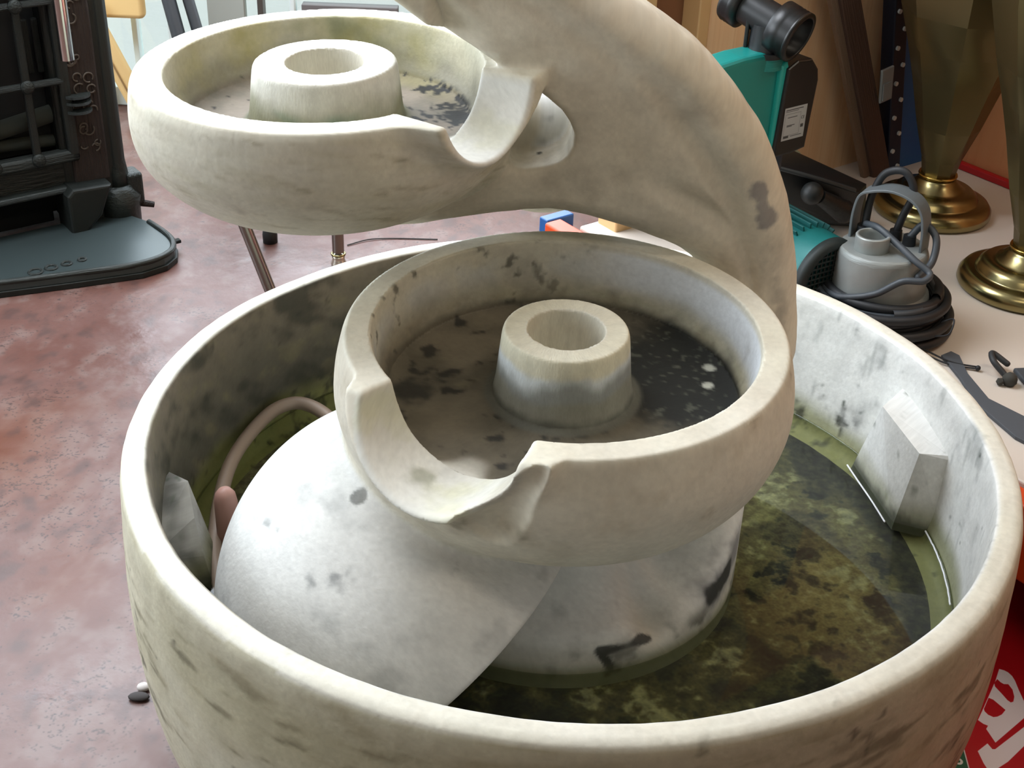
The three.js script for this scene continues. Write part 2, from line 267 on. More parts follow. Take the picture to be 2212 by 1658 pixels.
function meshField(F, min, max, h) {
  const n = [0, 1, 2].map((i) => Math.ceil((max[i] - min[i]) / h) + 1), [nx, ny, nz] = n, val = new Float32Array(nx * ny * nz).fill(NaN), B = 8, half = B * h * 0.5;
  const at = (i, j, k) => (k * ny + j) * nx + i, blocks = [];
  for (let k = 0; k < nz - 1; k += B) for (let j = 0; j < ny - 1; j += B) for (let i = 0; i < nx - 1; i += B) {
    if (Math.abs(F(min[0] + i * h + half, min[1] + j * h + half, min[2] + k * h + half)) > half * 1.732 * 1.45 + 0.012) continue;
    blocks.push([i, j, k]);
    for (let c = k; c <= Math.min(k + B, nz - 1); c++) for (let b = j; b <= Math.min(j + B, ny - 1); b++) for (let a = i; a <= Math.min(i + B, nx - 1); a++) { const q = at(a, b, c); if (val[q] !== val[q]) val[q] = F(min[0] + a * h, min[1] + b * h, min[2] + c * h); }
  }
  const id = new Int32Array(nx * ny * nz).fill(-1), P = [], I = [];
  const E = [[0, 1], [0, 2], [0, 4], [1, 3], [1, 5], [2, 3], [2, 6], [3, 7], [4, 5], [4, 6], [5, 7], [6, 7]], v = new Array(8);
  for (const [bi, bj, bk] of blocks) for (let k = bk; k < Math.min(bk + B, nz - 1); k++) for (let j = bj; j < Math.min(bj + B, ny - 1); j++) for (let i = bi; i < Math.min(bi + B, nx - 1); i++) {
    let mask = 0; for (let c = 0; c < 8; c++) { v[c] = val[at(i + (c & 1), j + ((c >> 1) & 1), k + (c >> 2))]; if (v[c] < 0) mask |= 1 << c; }
    if (!mask || mask === 255) continue;
    let sx = 0, sy = 0, sz = 0, m = 0;
    for (const [a, b] of E) if ((v[a] < 0) !== (v[b] < 0)) { const t = v[a] / (v[a] - v[b]); sx += lerp(a & 1, b & 1, t); sy += lerp((a >> 1) & 1, (b >> 1) & 1, t); sz += lerp(a >> 2, b >> 2, t); m++; }
    id[at(i, j, k)] = P.length / 3; P.push(min[0] + (i + sx / m) * h, min[1] + (j + sy / m) * h, min[2] + (k + sz / m) * h);
  }
  const quad = (a, b, c, d, f) => { if (a < 0 || b < 0 || c < 0 || d < 0) return; if (f) I.push(a, b, c, a, c, d); else I.push(a, c, b, a, d, c); };
  for (const [bi, bj, bk] of blocks) for (let k = Math.max(bk, 1); k < Math.min(bk + B, nz - 1); k++) for (let j = Math.max(bj, 1); j < Math.min(bj + B, ny - 1); j++) for (let i = Math.max(bi, 1); i < Math.min(bi + B, nx - 1); i++) {
    const s = val[at(i, j, k)] < 0;
    if (s !== val[at(i + 1, j, k)] < 0) quad(id[at(i, j - 1, k - 1)], id[at(i, j, k - 1)], id[at(i, j, k)], id[at(i, j - 1, k)], s);
    if (s !== val[at(i, j + 1, k)] < 0) quad(id[at(i - 1, j, k - 1)], id[at(i - 1, j, k)], id[at(i, j, k)], id[at(i, j, k - 1)], s);
    if (s !== val[at(i, j, k + 1)] < 0) quad(id[at(i - 1, j - 1, k)], id[at(i, j - 1, k)], id[at(i, j, k)], id[at(i - 1, j, k)], s);
  }
  const N = new Float32Array(P.length), e = 0.0012;
  for (let q = 0; q < P.length; q += 3) for (let it = 0; it < 3; it++) {
    const x = P[q], y = P[q + 1], z = P[q + 2];
    let gx = F(x + e, y, z) - F(x - e, y, z), gy = F(x, y + e, z) - F(x, y - e, z), gz = F(x, y, z + e) - F(x, y, z - e);
    const l = Math.hypot(gx, gy, gz) || 1, slope = l / (2 * e);
    gx /= l; gy /= l; gz /= l;
    if (it < 2) { const d = clamp(F(x, y, z) / Math.max(slope, 0.4), -h * 0.7, h * 0.7); P[q] -= gx * d; P[q + 1] -= gy * d; P[q + 2] -= gz * d; } else { N[q] = gx; N[q + 1] = gy; N[q + 2] = gz; }
  }
  return { P, N, I };
}
// stains on the stone, plus light painted in the notch and middle basin
const stone = lin('#e2dfd1'), cream = lin('#d9d6c1'), warm = lin('#d4cab6'), grime = lin('#6a6759'), black = lin('#1b1d1a'), olive = lin('#7d7a4c'), greyS = lin('#8f9290'), brown = lin('#75695a');
function stoneBase(x, y, z) {
  const a = fbm(x * 5, y * 5, z * 5, 3), b = fbm(x * 18, y * 30, z * 18, 3);
  let c = mixc(stone, cream, clamp(0.4 + a * 1.4)); c = mixc(c, warm, clamp(0.25 + b * 1.2) * 0.5);
  return mixc(c, grime, sst(0.30, 0.55, b + 0.3 * a) * 0.35);
}
const seg = (x, y, z, a, b) => { const d = [b[0] - a[0], b[1] - a[1], b[2] - a[2]], w = [x - a[0], y - a[1], z - a[2]], t = clamp((d[0] * w[0] + d[1] * w[1] + d[2] * w[2]) / (d[0] ** 2 + d[1] ** 2 + d[2] ** 2)); return Math.hypot(w[0] - d[0] * t, w[1] - d[1] * t, w[2] - d[2] * t); };
function stainAndLight(x, y, z, nx, ny, nz, q, l) {
  let c = stoneBase(x, y, z);
  const n1 = fbm(x * 14, y * 14, z * 14, 4), n2 = fbm(x * 45, y * 45, z * 45, 3), n3 = ns(x * 130, y * 130, z * 130);
  if (l === 'middle_basin' || l === 'middle_hub') {
    const Y = q.m[2], r = q.m[3], th = Math.atan2(z - MID[1], x - MID[0]) * 180 / Math.PI, s = q.m[4];
    const chan = sst(0.010, 0.003, q.m[6]) * sst(0.155, 0.172, s), inside = sst(0.2225, 0.2185, r) * sst(0.002, -0.002, Y) * (Y > -0.088 ? 1 : 0);
    if (inside > 0) {
      let w = mixc(c, lin('#cdd6dc'), sst(-0.008, -0.03, Y) * 0.45 * sst(0.25, -0.2, n1));       // wall
      w = mixc(w, lin('#edf3f8'), sst(-0.004, -0.012, Y) * sst(-0.062, -0.045, Y + 0.01 * n1) * sst(75, 40, Math.abs(th + 20)) * 0.9);  // right wall painted bluish white, as if facing the window
      w = mixc(w, lin('#a39a68'), sst(-0.035, -0.066, Y + 0.015 * n1) * 0.5);
      w = mixc(w, brown, sst(-0.02, -0.07, Y + 0.03 * n1) * 0.75 * sst(50, 150, Math.abs(th + 25)));
      w = mixc(w, lin('#8f8a80'), sst(0.1, 0.4, n1) * 0.35);
      w = mixc(w, lin('#3a3a30'), sst(0.26, 0.40, n2 + n1 * 0.6) * 0.7 * sst(30, 90, Math.abs(th + 25)));
      w = mixc(w, black, sst(-0.055, -0.08, Y + 0.02 * n2) * 0.5);
      const right = sst(58, 30, Math.abs(th + 14) + 26 * n1 + 12 * n2);
      let fl = mixc(mixc(lin('#716a5a'), lin('#585345'), clamp(0.5 + 2.2 * n1)), lin('#23221e'), sst(0.14, 0.36, n2 + 0.6 * n1) * 0.9);
      fl = mixc(fl, lin('#8a8268'), sst(0.2, 0.5, fbm(x * 25, y, z * 25 + 3, 3)) * 0.5);
      const dark = mixc(lin('#1a1d19'), lin('#54574c'), sst(0.28, 0.5, n3 + 0.4 * n2) * 0.8);
      fl = mixc(fl, dark, right);
      for (const [px, pz, pr] of [[0.231, -1.371, 0.0085], [0.226, -1.333, 0.0085]]) fl = mixc(fl, lin('#c3c6ba'), sst(pr, pr * 0.5, Math.hypot(x - px, z - pz) + 0.006 * n2));
      fl = mixc(fl, black, sst(0.035, 0.012, Math.hypot(x + 0.115, z + 1.30) + 0.03 * n2) * 0.85);
      w = mixc(w, fl, sst(-0.066, -0.078, Y + 0.006 * n1));
      let h = mixc(c, lin('#d9d3a8'), 0.35);                                                     // hub
      h = mixc(h, lin('#dde6ea'), sst(-0.018, -0.028, Y + 0.02 * n1) * sst(-0.056, -0.045, Y + 0.02 * n1) * 0.85);
      h = mixc(h, lin('#77786f'), sst(-0.040, -0.062, Y + 0.03 * n1 - 0.012 * sst(60, 100, th) + 0.02 * sst(80, 30, Math.abs(th - 50)) * -1) * 0.8);
      h = mixc(h, lin('#45463d'), sst(-0.066, -0.08, Y + 0.01 * n2) * 0.75);
      c = mixc(c, r < 0.1 ? (r > 0.046 ? mixc(h, fl, sst(0.086, 0.094, r)) : c) : w, inside * (1 - chan));
    }
    if (chan > 0) {
      let k = mixc(c, lin('#e6e8e4'), 0.6); k = mixc(k, lin('#cfcf9a'), sst(0.0, 0.4, n1 + 0.1) * 0.4);
      k = mixc(k, lin('#85866a'), sst(0.02, 0.006, Math.hypot(x + 0.089, z + 1.127) + 0.02 * n2) * 0.6);
      k = mixc(k, lin('#a39880'), sst(0.05, 0.075, -q.m[5]) * 0.5);
      c = mixc(c, k, chan * sst(0.0, -0.012, Y));
    }
    if (r > 0.2225 && Y < -0.004 && chan < 0.5) { c = mixc(c, warm, 0.4); c = mixc(c, lin('#b7aa90'), sst(0.1, 0.4, n1 + 0.3 * n2) * 0.35); c = mixc(c, lin('#7c7460'), sst(0.30, 0.45, n1 + 0.3 * n2) * 0.5); }
  } else if (l === 'upper_basin' || l === 'upper_hub') {
    const Y = q.u[2], r = q.u[3], th = Math.atan2(z - UP[1], x - UP[0]) * 180 / Math.PI, s = q.u[4];
    const chan = sst(0.010, 0.003, q.u[6]) * sst(0.125, 0.14, s), inside = sst(0.189, 0.1855, r) * sst(0.005, 0.0, Y) * (Y > -0.073 ? 1 : 0);
    if (inside > 0) {
      const back = sst(-20, -75, th) * sst(-190, -150, th);
      let w = mixc(c, lin('#b3ab74'), clamp(0.4 + n1 * 1.6) * 0.85 * back + 0.2);
      w = mixc(w, lin('#8e9274'), sst(0.05, 0.35, fbm(x * 12, y * 12, z * 12 + 4, 3)) * 0.6 * (0.3 + back));
      w = mixc(w, lin('#7a766a'), sst(-0.018, -0.052, Y + 0.03 * n1) * 0.6); w = mixc(w, lin('#4b4a3c'), sst(-0.05, -0.064, Y) * 0.4);
      let fl = mixc(lin('#93887a'), lin('#757063'), clamp(0.5 + 2 * n1)); fl = mixc(fl, lin('#958c60'), sst(0.125, 0.16, r) * sst(-5, -50, th) * sst(-140, -100, th) * 0.65);
      const clump = Math.max(sst(0.05, 0.0, Math.hypot(x + 0.110, z + 1.612)), sst(0.075, 0.0, Math.hypot(x + 0.075, z + 1.535)) * 1.15, sst(0.05, 0, Math.hypot(x + 0.128, z + 1.50)) * 1.0, sst(0.045, 0, Math.hypot(x + 0.06, z + 1.60)) * 0.8);
      fl = mixc(fl, lin('#161715'), sst(0.36, 0.52, n2 * 0.8 + n1 * 0.25 + n3 * 0.55 + clump * 0.62));
      w = mixc(w, fl, sst(-0.054, -0.062, Y + 0.004 * n1));
      let h = mixc(c, lin('#e3e6e2'), 0.4); h = mixc(h, lin('#858664'), sst(-0.010, -0.045, Y + 0.03 * n1) * 0.85); h = mixc(h, lin('#6f9482'), sst(0.0, 0.35, fbm(x * 20, y * 20, z * 20 + 8, 3)) * 0.6 * sst(-0.025, -0.04, Y)); h = mixc(h, lin('#55574b'), sst(-0.05, -0.064, Y) * 0.5);
      c = mixc(c, r < 0.108 ? (r > 0.049 ? mixc(h, fl, sst(0.094, 0.102, r)) : c) : w, inside * (1 - chan));
    }
    if (chan > 0) { let k = mixc(c, lin('#e8ebe9'), 0.65); k = mixc(k, lin('#cbcba6'), sst(0.05, 0.4, n1) * 0.35); c = mixc(c, k, chan * sst(0.0, -0.012, Y)); }
    if (r > 0.189 && Y < -0.006 && chan < 0.5) { const st = fbm(x * 10, y * 70 + x * 9, z * 10, 4); c = mixc(c, lin('#cac5a9'), sst(-0.15, 0.4, st) * 0.5 * sst(-0.5, 0.3, x + 0.25 + n1)); const st3 = fbm(x * 24, y * 110 + x * 16, z * 24, 3); c = mixc(c, lin('#a8a082'), sst(0.10, 0.4, st3) * 0.45); c = mixc(c, lin('#857f66'), sst(0.28, 0.5, st3 + 0.2 * n1) * 0.5 * sst(-0.45, -0.1, x)); }
  } else if (l === 'arm') {
    c = mixc(c, lin('#d9cdb8'), 0.5); c = mixc(c, lin('#b5ac9a'), sst(0.05, 0.45, n1 + 0.5 * fbm(x * 5, y * 5, z * 5 + 7, 3)) * 0.5);
    const sc = seg(x, y, z, [0.284, 0.738, -1.5], [0.304, 0.695, -1.5]), sd = seg(x, y, z, [0.304, 0.695, -1.5], [0.335, 0.56, -1.5]);
    c = mixc(c, lin('#6f7078'), sst(0.014, 0.006, sc + 0.02 * n2) * 0.7); c = mixc(c, lin('#77756f'), sst(0.022, 0.004, sd + 0.03 * n2) * 0.5 * sst(-0.2, 0.3, n2 + n1));
    const bump = sst(0.03, 0.0, Math.hypot((x - 0.028) / 0.10, (y - 0.722) / 0.085, (z + 1.650) / 0.095) - 1.0) * sst(0.70, 0.75, y + n1 * 0.02) * sst(0.085, 0.05, x);
    c = mixc(c, lin('#f0f1ee'), bump * 0.95); c = mixc(c, greyS, bump * sst(0.2, 0.4, n1 + 0.3 * n2) * 0.5);  // shoulder in the notch painted pale, as if lit from behind
    c = mixc(c, black, sst(0.006, 0.0035, Math.hypot((x - 0.022) * 1.4, (y - 0.752) * 0.8, z + 1.548)) * 0.9);
  } else {                                                // pedestal
    c = mixc(c, lin('#eff1f0'), 0.75);
    c = mixc(c, greyS, sst(0.14, 0.42, n1 + 0.25 * n2) * 0.35);
    if (q.p[1] < q.p[0]) {
      c = mixc(c, lin('#6d7072'), sst(0.016, 0.0, Math.abs(y - 0.452 + 0.03 * n1)) * sst(-0.02, 0.3, n2 + n1) * 0.65 * sst(-1.22, -1.17, z));
      c = mixc(c, lin('#5d605c'), sst(0.0105, 0.0075, Math.hypot(x + 0.160, z + 1.167) + 0.003 * n2) * (y > 0.45 ? 0.8 : 0));
      c = mixc(c, lin('#c9b79c'), sst(0.12, 0.04, Math.hypot(x + 0.06, z + 1.18)) * 0.4);
      c = mixc(c, lin('#8f8a76'), sst(0.36, 0.28, y + 0.03 * n1) * 0.5);
    } else {
      c = mixc(c, lin('#b5ae9a'), sst(0.33, 0.29, y) * 0.6); c = mixc(c, lin('#77784c'), sst(0.292, 0.262, y + 0.01 * n1) * 0.7);
      const k = Math.min(seg(x, y, z, [0.113, 0.300, -1.163], [0.174, 0.298, -1.193]) - 0.001, seg(x, y, z, [0.113, 0.300, -1.163], [0.127, 0.272, -1.167]));
      c = mixc(c, black, sst(0.0065, 0.0035, k + 0.0012 * n2 - 0.001) * 0.9);
      c = mixc(c, lin('#77767a'), sst(0.045, 0.01, seg(x, y, z, [0.25, 0.318, -1.26], [0.285, 0.34, -1.305]) + 0.03 * n2) * 0.8);
      c = mixc(c, black, sst(0.016, 0.008, seg(x, y, z, [0.248, 0.316, -1.256], [0.266, 0.325, -1.285]) - 0.005 + 0.012 * n2) * 0.9);
      c = mixc(c, lin('#33352c'), sst(0.02, 0.4, n1 + 0.6 * n2) * sst(0.315, 0.285, y) * 0.7 * sst(-0.02, 0.12, x));
    }
    c = mixc(c, lin('#5f6038'), sst(0.285, 0.262, y) * 0.5);
  }
  return c;
}
const fountain = thing('fountain', 'large pale stone tiered fountain with round basins and a sweeping curved arm', 'fountain');
{
  const F = (x, y, z) => fountainParts(x, y, z).d;
  const { P, N, I } = meshField(F, [-0.48, 0.185, -1.76], [0.46, 1.16, -0.94], 0.0032);
  const nv = P.length / 3, lab = new Array(nv), col = new Float32Array(nv * 3);
  for (let i = 0; i < nv; i++) {
    const x = P[3 * i], y = P[3 * i + 1], z = P[3 * i + 2], q = fountainParts(x, y, z);
    let l = 'arm', b = q.a;
    if (q.up < b || (q.u[1] < 0.004 && q.u[2] < 0.02)) { b = q.up; l = 'upper_basin'; }
    if (q.mid < b || (q.m[1] < 0.004 && q.m[2] < 0.02 && q.m[2] > -0.1)) { b = Math.min(q.mid, b); l = 'middle_basin'; }
    if (q.ped < b && !(q.m[1] < 0.004 && q.m[2] > -0.1)) { l = 'pedestal'; }
    if (l === 'upper_basin' && q.u[3] < 0.095 && q.u[2] > -0.066) l = 'upper_hub';
    if (l === 'middle_basin' && q.m[3] < 0.085 && q.m[2] > -0.082) l = 'middle_hub';
    lab[i] = l; const seam = (l === 'middle_basin' || l === 'pedestal') ? 0.7 * sst(0.007, 0.001, Math.abs(q.mid - q.ped)) : 0;
    const c = stainAndLight(x, y, z, N[3 * i], N[3 * i + 1], N[3 * i + 2], q, l);
    col.set(seam > 0 ? mixc(c, stone, seam) : c, 3 * i);
  }
  const sets = {};
  const uvOf = (l, i) => { const x = P[3 * i], y = P[3 * i + 1], z = P[3 * i + 2]; if (l === 'arm') return [x, y + 0.7 * z]; if (l === 'pedestal') return [x + 0.35 * y, z - 0.6 * y]; const c = l.startsWith('up') ? UP : MID, r = Math.hypot(x - c[0], z - c[1]); return [Math.atan2(x - c[0], z - c[1]) * 0.22, l.endsWith('hub') ? y - r : y + r]; };
  for (let t = 0; t < I.length; t += 3) {
    const l = lab[I[t]], s = sets[l] || (sets[l] = { map: new Map(), p: [], n: [], c: [], uv: [], i: [] }), us = [0, 1, 2].map((k) => uvOf(l, I[t + k]));
    const wrap = l !== 'arm' && l !== 'pedestal' && Math.max(us[0][0], us[1][0], us[2][0]) - Math.min(us[0][0], us[1][0], us[2][0]) > 0.6;
    for (let k = 0; k < 3; k++) {
      const v = I[t + k], shift = wrap && us[k][0] < 0, key = v * 2 + (shift ? 1 : 0);
      if (!s.map.has(key)) { s.map.set(key, s.p.length / 3); for (let a = 0; a < 3; a++) { s.p.push(P[3 * v + a]); s.n.push(N[3 * v + a]); s.c.push(col[3 * v + a]); } s.uv.push(us[k][0] + (shift ? 2 * Math.PI * 0.22 : 0), us[k][1]); }
      s.i.push(s.map.get(key));
    }
  }
  const names = { middle_hub: 'hub', upper_hub: 'hub' }, made = {};
  const label = { arm: 'tall curved arm sweeping up from behind the basins', upper_basin: 'small upper basin with a pouring lip', middle_basin: 'middle basin with a pouring lip over the pedestal', pedestal: 'swirled white pedestal standing in the lowest basin' };
  const geoOf = (s) => { const g = new THREE.BufferGeometry(); for (const [k, a, w] of [['position', s.p, 3], ['normal', s.n, 3], ['color', s.c, 3], ['uv', s.uv, 2]]) g.setAttribute(k, new THREE.Float32BufferAttribute(a, w)); g.setIndex(s.i); return g; };
  for (const l of ['pedestal', 'middle_basin', 'upper_basin', 'arm']) if (sets[l]) made[l] = part(l, geoOf(sets[l]), stoneMat, fountain, label[l]);
  for (const l of ['middle_hub', 'upper_hub']) if (sets[l]) part('hub', geoOf(sets[l]), stoneMat, made[l === 'middle_hub' ? 'middle_basin' : 'upper_basin']);
}
// the lowest basin, turned on a wheel
{
  const prof = [[0.30, 0.0], [0.44, 0.002], [0.478, 0.014], [0.500, 0.04], [0.520, 0.09], [0.537, 0.16], [0.5455, 0.24], [0.547, 0.32], [0.5440, 0.40], [0.5420, 0.435], [0.5395, 0.451], [0.5355, 0.4585], [0.530, 0.4610], [0.5135, 0.4612], [0.5100, 0.459], [0.5075, 0.450], [0.505, 0.40], [0.503, 0.34], [0.501, 0.29], [0.4975, 0.262], [0.490, 0.250], [0.478, 0.2468], [0.470, 0.2455]];
  const line = []; for (let i = 0; i < prof.length - 1; i++) {
    const [a, b] = [prof[i], prof[i + 1]], p0 = prof[Math.max(0, i - 1)], p3 = prof[Math.min(prof.length - 1, i + 2)], n = Math.max(1, Math.round(Math.hypot(b[0] - a[0], b[1] - a[1]) / 0.0045));
    for (let k = 0; k < n; k++) { const t = k / n, f = (j) => { const m1 = (b[j] - p0[j]) / 2, m2 = (p3[j] - a[j]) / 2, t2 = t * t, t3 = t2 * t; return (2 * t3 - 3 * t2 + 1) * a[j] + (t3 - 2 * t2 + t) * m1 + (-2 * t3 + 3 * t2) * b[j] + (t3 - t2) * m2; }; line.push([f(0), f(1)]); }
  }
  line.push(prof[prof.length - 1]);
  const NA = 640, L = line.length, pos = [], uv = [], col = [], idx = []; let len = 0;
  for (let j = 0; j < L; j++) {
    if (j) len += Math.hypot(line[j][0] - line[j - 1][0], line[j][1] - line[j - 1][1]);
    for (let i = 0; i <= NA; i++) {
      const th = (i / NA) * 2 * Math.PI - Math.PI / 2, cx = Math.cos(th), cz = Math.sin(th), inner = j > L * 0.5 && line[j][0] < 0.512;
      const wob = 0.0016 * ns(cx * 3, cz * 3, line[j][1] * 5) + 0.0006 * ns(cx * 22, cz * 22, line[j][1] * 30);
      const r = line[j][0] + wob, x = BIG[0] + r * cx, z = BIG[1] + r * cz, y = line[j][1] + (line[j][1] > 0.4 ? 0.002 * ns(cx * 4, 5.5, cz * 4) : 0);
      pos.push(x, y, z); uv.push((i / NA) * 2 * Math.PI * 0.5, len);
      let c = stoneBase(x, y, z); const n1 = fbm(x * 9, y * 9, z * 9, 4), n2 = fbm(x * 40, y * 40, z * 40, 3), n4 = fbm(cx * 40, y * 12, cz * 40, 3);
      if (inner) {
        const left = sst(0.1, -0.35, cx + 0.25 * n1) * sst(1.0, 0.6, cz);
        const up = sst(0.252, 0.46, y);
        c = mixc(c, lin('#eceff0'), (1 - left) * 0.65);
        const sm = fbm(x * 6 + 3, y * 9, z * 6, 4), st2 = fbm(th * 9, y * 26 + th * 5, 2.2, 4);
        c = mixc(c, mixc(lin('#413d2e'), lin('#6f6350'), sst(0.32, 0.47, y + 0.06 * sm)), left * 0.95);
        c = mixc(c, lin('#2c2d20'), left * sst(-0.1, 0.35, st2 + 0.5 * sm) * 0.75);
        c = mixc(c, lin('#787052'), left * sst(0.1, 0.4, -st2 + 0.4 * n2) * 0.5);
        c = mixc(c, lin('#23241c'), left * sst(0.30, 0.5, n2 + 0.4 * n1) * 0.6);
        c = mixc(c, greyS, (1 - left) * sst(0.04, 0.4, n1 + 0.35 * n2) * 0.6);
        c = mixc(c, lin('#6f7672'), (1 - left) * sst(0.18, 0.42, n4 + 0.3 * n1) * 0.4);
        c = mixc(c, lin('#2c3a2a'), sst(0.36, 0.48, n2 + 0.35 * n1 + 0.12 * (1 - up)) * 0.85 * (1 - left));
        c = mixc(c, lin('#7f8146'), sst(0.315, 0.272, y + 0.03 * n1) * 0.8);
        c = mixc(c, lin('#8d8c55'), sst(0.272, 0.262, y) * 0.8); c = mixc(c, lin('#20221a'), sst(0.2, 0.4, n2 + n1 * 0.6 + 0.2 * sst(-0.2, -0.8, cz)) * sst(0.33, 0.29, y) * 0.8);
      } else if (line[j][0] > 0.5 && y < 0.455) {
        const streak = fbm(th * 7, y * 60 + th * 3, 3.3, 4);
        c = mixc(c, lin('#c5c1a3'), 0.6); c = mixc(c, lin('#a39d74'), sst(-0.1, 0.4, fbm(x * 4, y * 6, z * 4, 3) + 0.15) * 0.45 * sst(0.46, 0.40, y));
        c = mixc(c, lin('#b39a80'), sst(-0.3, 0.5, cx) * 0.5); c = mixc(c, lin('#9c8f6a'), sst(0.0, 0.4, streak) * 0.4);
        c = mixc(c, lin('#5a5a48'), sst(0.10, 0.40, streak + 0.45 * n1) * 0.6 * sst(0.45, 0.38, y));
        c = mixc(c, lin('#3a3a30'), sst(0.36, 0.5, n2 + 0.5 * n1) * 0.6);
      } else { c = mixc(c, lin('#e2e1d6'), 0.4); c = mixc(c, lin('#8b8a7e'), sst(0.25, 0.5, n2 + 0.4 * n1) * 0.45); }
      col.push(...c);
    }
  }
  const W = NA + 1; for (let j = 0; j < L - 1; j++) for (let i = 0; i < NA; i++) { const a = j * W + i, b = a + W; idx.push(a, b, a + 1, b, b + 1, a + 1); }
  const g = new THREE.BufferGeometry(); g.setAttribute('position', new THREE.Float32BufferAttribute(pos, 3)); g.setAttribute('uv', new THREE.Float32BufferAttribute(uv, 2)); g.setAttribute('color', new THREE.Float32BufferAttribute(col, 3)); g.setIndex(idx); g.computeVertexNormals();
  const nm = g.attributes.normal; for (let j = 0; j < L; j++) { const a = j * W, b = a + NA, n = V(nm.getX(a) + nm.getX(b), nm.getY(a) + nm.getY(b), nm.getZ(a) + nm.getZ(b)).normalize(); nm.setXYZ(a, n.x, n.y, n.z); nm.setXYZ(b, n.x, n.y, n.z); }
  const low = part('lower_basin', g, stoneMat, fountain, 'wide lowest basin with grimy inner wall');
  // algae on the basin floor, with shade painted in at the front-left
  const algaeShade = dataTexture(1024, 1024, (u, v) => {
    const x = (u - 0.5) * 0.98, z = (v - 0.5) * 0.98, X = x + BIG[0], Z = z + BIG[1], r = Math.hypot(x, z), th = Math.atan2(z, x);
    const a = fbm(x * 5.5, z * 5.5, 1.1, 4), b = fbm(x * 20, z * 20, 2.7, 5), c = fbm(x * 75, z * 75, 8.8, 4), g = ns(x * 310, z * 310, 4.4);
    let k = mixc(rgb('#434420'), rgb('#6c663a'), clamp(0.5 + 1.8 * a + 1.0 * b));
    const tan = sst(0.16, 0.0, Math.hypot((x - 0.34) * 1.0, (z - 0.02) * 0.55) + 0.12 * a + 0.07 * b);
    k = mixc(k, rgb('#a5975a'), tan * 0.85);
    k = mixc(k, rgb('#85854f'), sst(0.08, 0.40, a + 0.6 * b + 0.25 * c) * 0.55);
    k = mixc(k, rgb('#a6a87c'), sst(0.10, 0.36, b + 0.4 * fbm(x * 9 + 4, z * 9, 3, 3) + 0.4 * c + 0.08 * sst(0.2, 0.4, z) * sst(-0.1, 0.1, x)) * 0.7);
    k = mixc(k, rgb('#20261a'), sst(0.02, 0.34, -b - 0.4 * a + 0.55 * c - 0.01 + 0.34 * sst(0.22, 0.34, z) * sst(0.22, -0.05, x)) * 0.92);  // last term paints the shade below the pedestal at front-left
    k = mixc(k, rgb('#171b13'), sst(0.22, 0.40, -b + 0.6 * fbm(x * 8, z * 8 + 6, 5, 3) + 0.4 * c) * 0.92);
    k = mixc(k, rgb('#3a3520'), sst(0.15, 0.3, fbm(x * 6 + 9, z * 6, 7, 4)) * 0.6);
    k = mixc(k, rgb('#2b2c1a'), sst(0.430, 0.450, r + 0.012 * a) * sst(0.482, 0.470, r) * sst(0.1, 0.5, x / Math.max(r, 0.01)) * 0.9);
    k = mixc(k, rgb('#252617'), sst(0.06, 0.03, Math.hypot(x - 0.385, (z + 0.245) * 0.6)) * 0.9);
    k = mixc(k, rgb('#77704f'), sst(0.0, -0.25, x) * sst(0.2, -0.1, z) * 0.75);
    k = mixc(k, Array(3).fill(0.35 * k[0] + 0.5 * k[1] + 0.15 * k[2]), 0.25); const sp = 0.26 * c + 0.07 * g; return [k[0] + sp, k[1] + sp, k[2] + sp * 0.7];
  });
  const fg = new THREE.CircleGeometry(0.485, 128); fg.rotateX(-Math.PI / 2);
  { const p = fg.attributes.position, t = fg.attributes.uv; for (let i = 0; i < p.count; i++) t.setXY(i, p.getX(i) / 0.98 + 0.5, p.getZ(i) / 0.98 + 0.5); }
  fg.translate(BIG[0], 0.2462, BIG[1]);
  part('basin_floor', fg, new THREE.MeshStandardMaterial({ name: 'algaeShade', map: algaeShade, color: '#d8d8cc', bumpMap: algaeShade, bumpScale: 0.004, roughness: 0.85 }), low, 'floor of the lowest basin under green algal growth and painted shade');
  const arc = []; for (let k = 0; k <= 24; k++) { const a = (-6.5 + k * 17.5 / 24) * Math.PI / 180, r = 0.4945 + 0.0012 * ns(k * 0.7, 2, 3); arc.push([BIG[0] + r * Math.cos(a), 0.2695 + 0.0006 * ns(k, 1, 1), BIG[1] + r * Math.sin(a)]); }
  const glintWhite = std('#e4e6ea', 0.3); part('glint_line', tube(arc, 0.0013, 90, 6), glintWhite, low, 'thin white tube drawn as a glint at the water edge');  // glints on the water edge modelled as thin white tubes
  part('glint_line', tube([[0.489, 0.2695, -1.607], [0.497, 0.2695, -1.566], [0.506, 0.2695, -1.522], [0.514, 0.2695, -1.474]], 0.0013, 50, 6), glintWhite, low, 'thin white tube drawn as a glint along the block');
  // blocks on the inner wall
  const blockGeo = (pts) => { let q = new ConvexGeometry(pts.map((p) => V(...p))); const n = q.attributes.position.count; q.setAttribute('uv', new THREE.Float32BufferAttribute(new Float32Array(n * 2), 2)); const c = new Float32Array(n * 3), P = q.attributes.position, U = q.attributes.uv; for (let i = 0; i < n; i++) U.setXY(i, P.getX(i) + P.getZ(i), P.getY(i)); return q; };
